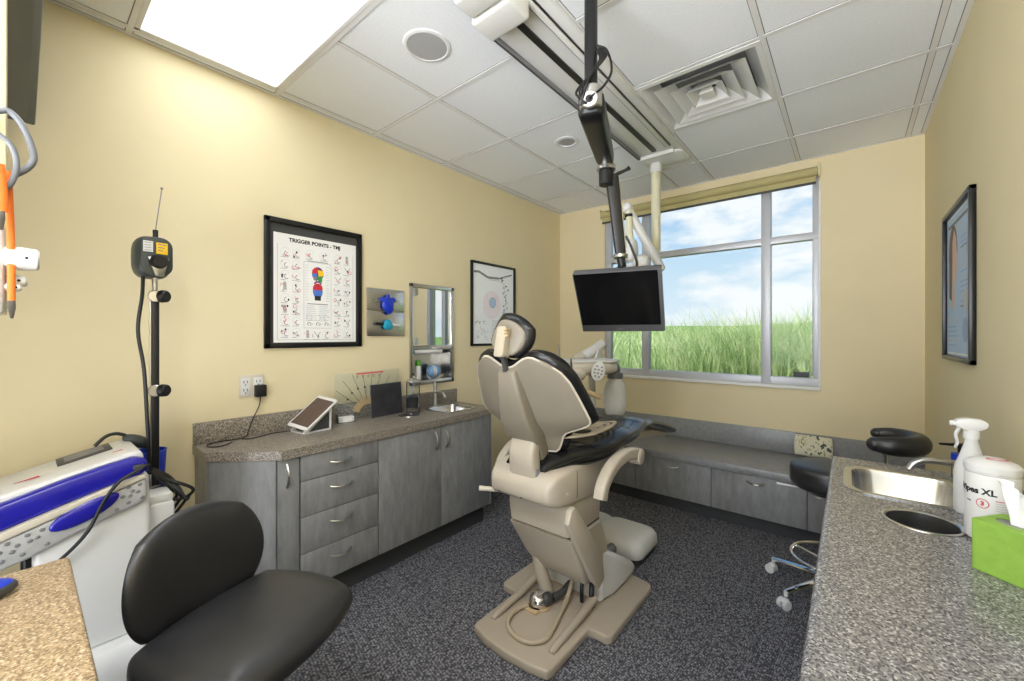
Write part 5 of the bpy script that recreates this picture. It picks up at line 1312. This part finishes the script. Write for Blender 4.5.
for z in (1.540, 1.155, .745):
    b = MB(); c = V(px0, py0_, z); b.cyl(c - rd * .02, c + rd * .030, .012); b.cyl(c + rd * .022, c + rd * .050, .026, .024, bev=.005, seg=20); b.build('clamp_knob', M['black'], PL)
    MB().cyl(c - V(.016, -.002, 0), c + V(.020, -.003, 0), .024, bev=.003).build('clamp', M['nickel'], PL)
MB().cyl((px0, py0_, 1.55), (px0, py0_ - .002, 1.62), .010).build('head_neck', M['nickel'], PL)
HM = rotz(93, (px0 - .01, py0_ - .008, 1.698))                          # local -Y faces the room
hd = MB().ball((0, .012, 0), (.060, .060, .086), 28, Mx=HM, e=.62).build('scanner_head', M['headgreen'], LC, angle=60)
fp = MB().prism(rrect(.050, .078, .040, 7), 0, .012, HM @ frame((.004, -.046, 0), (1, 0, 0), (0, 0, 1), (0, -1, 0)), bev=.004).build('face_plate', M['headgreen'], hd)
MB().box((-.040, -.0605, .015), (-.010, -.0588, .058), Mx=HM).build('white_label', M['white'], fp, 'white label')
b = MB(); b.box((.0, -.0605, .010), (.036, -.0588, .056), Mx=HM); b.build('yellow_label', M['yellow'], fp, 'yellow warning label')
b = MB()
for k in range(3): b.box((.005, -.0609, .046 - k * .012), (.031 - .005 * k, -.0604, .050 - k * .012), Mx=HM)
for k in range(4): b.box((-.036, -.0609, .050 - k * .010), (-.016, -.0604, .052 - k * .010), Mx=HM)
b.build('label_lines', M['inkg'], fp, smooth=False)
MB().prism([(-.034, .0), (.034, .0), (.016, -.075), (-.010, -.075)], 0, .014, HM @ frame((.006, -.058, -.005), (1, 0, 0), (0, 0, 1), (0, -1, 0)), bev=.004).build('yoke', M['nickel'], hd)
MB().cyl(HM @ V(.006, -.060, -.022), HM @ V(.006, -.096, -.022), .030, .026, bev=.004, seg=24).build('tilt_knob', M['black'], hd)
MB().cyl(HM @ V(.006, -.02, .082), HM @ V(.006, -.02, .112), .009).build('antenna_base', M['black'], hd)
b = MB(); a = HM @ V(.006, -.02, .11); b.cyl(a, a + V(.012, .018, .172), .0018, seg=8); b.ball(a + V(.012, .018, .174), .005, 8); b.build('antenna', M['grey'], hd)
MB().tube([HM @ V(-.03, -.01, -.08), HM @ V(-.034, -.015, -.16), (px0 - .005, py0_ - .052, 1.40), (px0 + .012, py0_ - .036, 1.24), (px0 + .016, py0_ - .026, 1.0), (px0 + .02, py0_ - .02, .82)], .0065, 8, 6).build('head_cable', M['black'], LC)
b = MB()
for k in range(4):
    o = .012 * k; b.tube([(px0 + .02, py0_ - .02 + o * .3, .84), (px0 + .035, py0_ + .01 + o, .79), (px0 + .05 + o, py0_ + .045 + o, .745 - o), (px0 + .04, py0_ + .02 + o * 2, .69), (px0 + .05 + o, py0_ - .01, .62 - o)], .006, 8, 5)
b.tube([(px0 + .02, py0_, .80), (px0 + .06, py0_ + .06, .775), (px0 + .07, py0_ + .11, .735), (px0 + .06, py0_ + .08, .705), (px0 + .05, py0_ + .02, .715)], .0065, 8, 6)
b.build('cable_bundle', M['black'], LC)

# ------------------------------------------------------------------ ceiling mounted monitor
MN = thing('ceiling_monitor', 'black screen monitor hung on a jointed ceiling arm before the window', 'monitor', (-.757, 1.385, H))
P0 = V(-.757, 1.385, 2.262); P1 = V(-.966, 1.926, 2.285); P2 = V(-.955, 1.965, 2.215); P3 = V(-.934, 2.030, 1.80)
MB().cyl((P0.x, P0.y, 2.31), (P0.x, P0.y, H - .0045), .0245, bev=.001, seg=24).build('ceiling_pole', M['blackm'], MN)
MB().lathe([(.026, 0), (.075, 0), (.078, -.004), (.07, -.012), (.026, -.02)], 28, Mx=Matrix.Translation((P0.x, P0.y, H - .0046))).build('ceiling_flange', M['black'], MN)
b = MB(); b.cyl((P0.x, P0.y, 2.235), (P0.x, P0.y, 2.315), .043, bev=.005, seg=28); b.build('collar', M['nickel'], MN)
dirn = (P1 - P0).normalized(); bw = V(P0.x, P0.y, 2.262) - dirn * .02
b = MB(); n = V(-dirn.y, dirn.x, 0).normalized(); rg_ = []
for f_, hw, hh_ in ((-.03, .030, .03), (0, .048, .044), (.12, .048, .042), (.5, .046, .036), (.9, .043, .030), (1.0, .036, .026)):
    c = P0.lerp(P1, f_) + V(0, 0, -.010); rg_.append([c + n * px + V(0, 0, 1) * py for px, py in rrect(hw, hh_, .014, 4)])
b.loft(rg_); b.build('upper_arm', M['blackm'], MN, angle=50)
fr = P0 - dirn * .034 + V(0, 0, -.008)
MB().cyl(fr, fr - dirn * .014, .033, bev=.004, seg=24).build('arm_end_ring', M['nickel'], MN)
MB().cyl(fr - dirn * .014, fr - dirn * .0155, .014, seg=20).build('arm_end_hole', M['black'], MN)
b = MB()
for k in range(4):
    o = .008 * k; b.tube([(P0.x + .03, P0.y - .01 + o, 2.44 + o), (P0.x + .045 + o, P0.y - .015, 2.40), (P0.x + .02 - o * 2, P0.y - .045, 2.33 - o), (P0.x - .0 - o, P0.y - .055, 2.27), (P0.x - .015 + o, P0.y - .05, 2.235)], .0045, 6, 6)
b.tube([(P0.x + .02, P0.y, 2.47), (P0.x + .06, P0.y + .01, 2.44), (P0.x + .08, P0.y + .01, 2.36), (P0.x + .06, P0.y - .01, 2.30), (P0.x + .02, P0.y - .05, 2.25)], .0045, 6, 8)
b.build('cable_loops', M['black'], MN)
MB().cyl((P1.x, P1.y, 2.225), (P1.x, P1.y, 2.252), .048, bev=.004, seg=28).build('elbow_ring', M['nickel'], MN)
b = MB(); b.cyl((P1.x, P1.y, 2.15), (P1.x, P1.y, 2.226), .036, bev=.004); b.tube([P2 + V(.03, .0, -.005), P2 + V(.07, .02, .012), P2 + V(.085, .03, .022)], [.010, .008, .012], 8); b.build('elbow', M['black'], MN)
b = MB(); rg_ = []; d2 = (P3 - P2).normalized(); n1 = V(.87, .49, 0); n2 = d2.cross(n1)
for f_, w_ in ((0, .032), (.06, .033), (.5, .030), (.94, .028), (1, .026)):
    c = P2.lerp(P3, f_); rg_.append([c + n1 * px + n2 * py for px, py in rrect(w_, w_ * .85, .010, 4)])
b.loft(rg_); sa = b.build('spring_arm', M['blackm'], MN, angle=50)
b = MB(); b.tube([P2.lerp(P3, .05) + n1 * .034 - n2 * .01, P2.lerp(P3, .9) + n1 * .030 - n2 * .01], .006, 8); b.build('chrome_strip', M['chrome'], sa)
MB().cyl(P3 + V(0, 0, .01), P3 + V(0, 0, -.012), .038, bev=.004, seg=24).build('wrist_ring', M['nickel'], MN)
TC = V(-.978, 2.10, 1.5586); ya, ti = rad(14.75), rad(36.57)
tx = V(math.cos(ya), math.sin(ya), 0); tz = V(0, -math.sin(ti), math.cos(ti)); tz = Matrix.Rotation(ya, 3, 'Z') @ tz; tn = -tx.cross(tz)      # tn points away from the viewer
TM2 = frame(TC, tx, tz, -tn)
cs = MB().prism(rrect(.2295, .1935, .006, 4), -.045, 0, TM2, bev=.003).build('monitor_casing', M['bezel'], MN)
MB().box((-.224, -.146, .0004), (.212, .189, .0020), Mx=TM2).build('screen_panel', M['screen'], MN, smooth=False)
MB().box((-.030, -.178, .0003), (.006, -.174, .0010), Mx=TM2).build('badge', M['grey'], cs, smooth=False)
b = MB(); c = TC + tz * .13 + tn * .06; b.tube([P3 + V(0, 0, -.012), P3 + V(.002, .012, -.06), c + V(0, 0, .02), TC + tz * .04 + tn * .055], .022, 10, 4); b.prism(rrect(.055, .055, .006, 3), -.010, 0, TM2 @ Matrix.Translation((0, .03, -.045))); b.build('tilt_mount', M['black'], MN)
MB().tube([P3 + V(.03, .0, .10), P3 + V(.055, .02, .03), P3 + V(.065, .05, -.06), TC + tz * .10 + tn * .06], .007, 8, 6).build('video_cable', M['black'], MN)

# ------------------------------------------------------------------ treatment light on its track post
OL = thing('treatment_light', 'white jointed treatment light hanging from the end of the ceiling track', 'treatment light', (-1.14, 3.10, 2.687))
b = MB(); b.cyl((-1.14, 3.10, 2.02), (-1.14, 3.10, 2.687), .034, bev=.003, seg=24); b.build('post', M['ivory'], OL)
MB().cyl((-1.14, 3.10, 2.62), (-1.14, 3.10, 2.6872), .042, bev=.004, seg=24).build('post_collar', M['wmetal'], OL)
A0_, A1_ = V(-1.065, 2.99, 1.875), V(-1.238, 2.80, 2.300)
b = MB(); b.tube([A0_, A0_.lerp(A1_, .5), A1_], .031, 16); b.ball(A1_, .040, 16); b.ball(A0_, .031, 14); b.build('balance_arm', M['wmetal'], OL)
b = MB(); b.tube([(-1.14, 3.10, 2.04), (-1.13, 3.06, 1.99), (-1.10, 3.02, 1.95)], .028, 12, 3); b.build('post_knuckle', M['ivory'], OL)
MB().cyl(A1_ + V(.012, 0, -.02), (-1.212, 2.79, 2.06), .024, seg=16).build('drop_tube', M['ivory'], OL)
MB().cyl(A1_ + V(.012, 0, -.05), A1_ + V(.013, 0, -.072), .028, seg=16).build('joint_ring', M['black'], OL)
b = MB(); b.ball((-1.200, 2.79, 1.985), (.040, .055, .085), 20, e=.75); b.build('lamp_back', M['wmetal'], OL, angle=60)
b = MB(); b.ball((-1.145, 2.815, 1.90), (.060, .045, .05), 18, e=.8); b.build('lamp_head', M['wmetal'], OL, angle=60)
b = MB(); b.tube([(-1.235, 2.77, 2.06), (-1.265, 2.76, 1.99), (-1.25, 2.77, 1.90), (-1.17, 2.80, 1.855)], .010, 8, 6); b.build('lamp_handle', M['white'], OL)

# ------------------------------------------------------------------ light, sky, camera
REAR_FILL = 7.5  # strength of the fill glow added behind the camera
def sun(e, rot, col):
    l = bpy.data.lights.new('sun', 'SUN'); l.energy = e; l.angle = rad(1); l.color = col
    o = bpy.data.objects.new('sun', l); COL.objects.link(o); o.rotation_euler = [rad(a) for a in rot]; o.location = (-8, 8, 12); return o
sun(1.0, (38, -18, 0), (1, .96, .88))
w = bpy.data.worlds.new('sky'); sc.world = w; w.use_nodes = True
nt = w.node_tree; nt.nodes.clear()
out = nt.nodes.new('ShaderNodeOutputWorld'); bg = nt.nodes.new('ShaderNodeBackground'); link(nt, bg.outputs[0], out.inputs[0])
tc = nt.nodes.new('ShaderNodeTexCoord')
sp = nt.nodes.new('ShaderNodeSeparateXYZ'); link(nt, tc.outputs['Generated'], sp.inputs[0])
sr = nt.nodes.new('ShaderNodeValToRGB'); e = sr.color_ramp.elements
e[0].position = 0.0; e[0].color = lin((226, 238, 246)); e[1].position = .5; e[1].color = lin((92, 164, 226))
x = e.new(.16); x.color = lin((196, 222, 242))
link(nt, sp.outputs['Z'], sr.inputs[0])
mp = nt.nodes.new('ShaderNodeMapping'); mp.inputs['Scale'].default_value = (1, 1, 2.4); mp.inputs['Location'].default_value = (.62, .2, .1)
link(nt, tc.outputs['Generated'], mp.inputs[0])
nz = nt.nodes.new('ShaderNodeTexNoise'); nz.inputs['Scale'].default_value = 2.9; nz.inputs['Detail'].default_value = 7; nz.inputs['Roughness'].default_value = .56
link(nt, mp.outputs[0], nz.inputs['Vector'])
cr = nt.nodes.new('ShaderNodeValToRGB'); cr.color_ramp.elements[0].position = .485; cr.color_ramp.elements[1].position = .575
link(nt, nz.outputs[0], cr.inputs[0])
mx = nt.nodes.new('ShaderNodeMix'); mx.data_type = 'RGBA'; link(nt, cr.outputs[0], mx.inputs[0]); link(nt, sr.outputs[0], mx.inputs[6]); mx.inputs[7].default_value = lin((246, 248, 250))
link(nt, mx.outputs[2], bg.inputs[0]); bg.inputs[1].default_value = .62
# added unseen glow behind the camera, stronger below the horizon, lights room and ceiling
rmp = nt.nodes.new('ShaderNodeMapRange'); rmp.interpolation_type = 'SMOOTHSTEP'; rmp.inputs[1].default_value = -.35; rmp.inputs[2].default_value = -.85; rmp.inputs[3].default_value = 0; rmp.inputs[4].default_value = REAR_FILL
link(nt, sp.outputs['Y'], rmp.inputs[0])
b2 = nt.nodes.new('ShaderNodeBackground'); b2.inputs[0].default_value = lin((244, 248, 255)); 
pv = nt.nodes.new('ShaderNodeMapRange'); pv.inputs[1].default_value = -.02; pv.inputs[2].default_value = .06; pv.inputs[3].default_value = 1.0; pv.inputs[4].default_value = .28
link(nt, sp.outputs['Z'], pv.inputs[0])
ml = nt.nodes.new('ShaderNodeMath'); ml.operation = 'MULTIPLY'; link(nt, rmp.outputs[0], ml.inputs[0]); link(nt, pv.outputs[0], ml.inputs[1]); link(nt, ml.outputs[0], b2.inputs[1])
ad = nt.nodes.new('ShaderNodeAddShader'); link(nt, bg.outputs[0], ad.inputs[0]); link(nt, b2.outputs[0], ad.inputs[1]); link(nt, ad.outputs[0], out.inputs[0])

cam = bpy.data.cameras.new('camera'); co = bpy.data.objects.new('camera', cam); COL.objects.link(co)
cam.sensor_width = 36; cam.lens = 408.98 / 1024 * 36; cam.shift_y = -5.0 / 1024; cam.clip_start = .02; cam.clip_end = 200
co.location = (0, 0, 1.38); co.rotation_euler = (rad(90), 0, rad(39.587))
sc.camera = co
sc.view_settings.view_transform = 'Standard'; sc.view_settings.look = 'None'; sc.view_settings.gamma = 1; sc.view_settings.use_curve_mapping = False
sc.view_settings.exposure = 0.85
sc.cycles.max_bounces = 10; sc.cycles.diffuse_bounces = 6; sc.cycles.glossy_bounces = 4; sc.cycles.transmission_bounces = 6; sc.cycles.transparent_max_bounces = 12
sc.cycles.caustics_reflective = False; sc.cycles.caustics_refractive = False; sc.cycles.sample_clamp_indirect = 6; sc.cycles.use_denoising = True
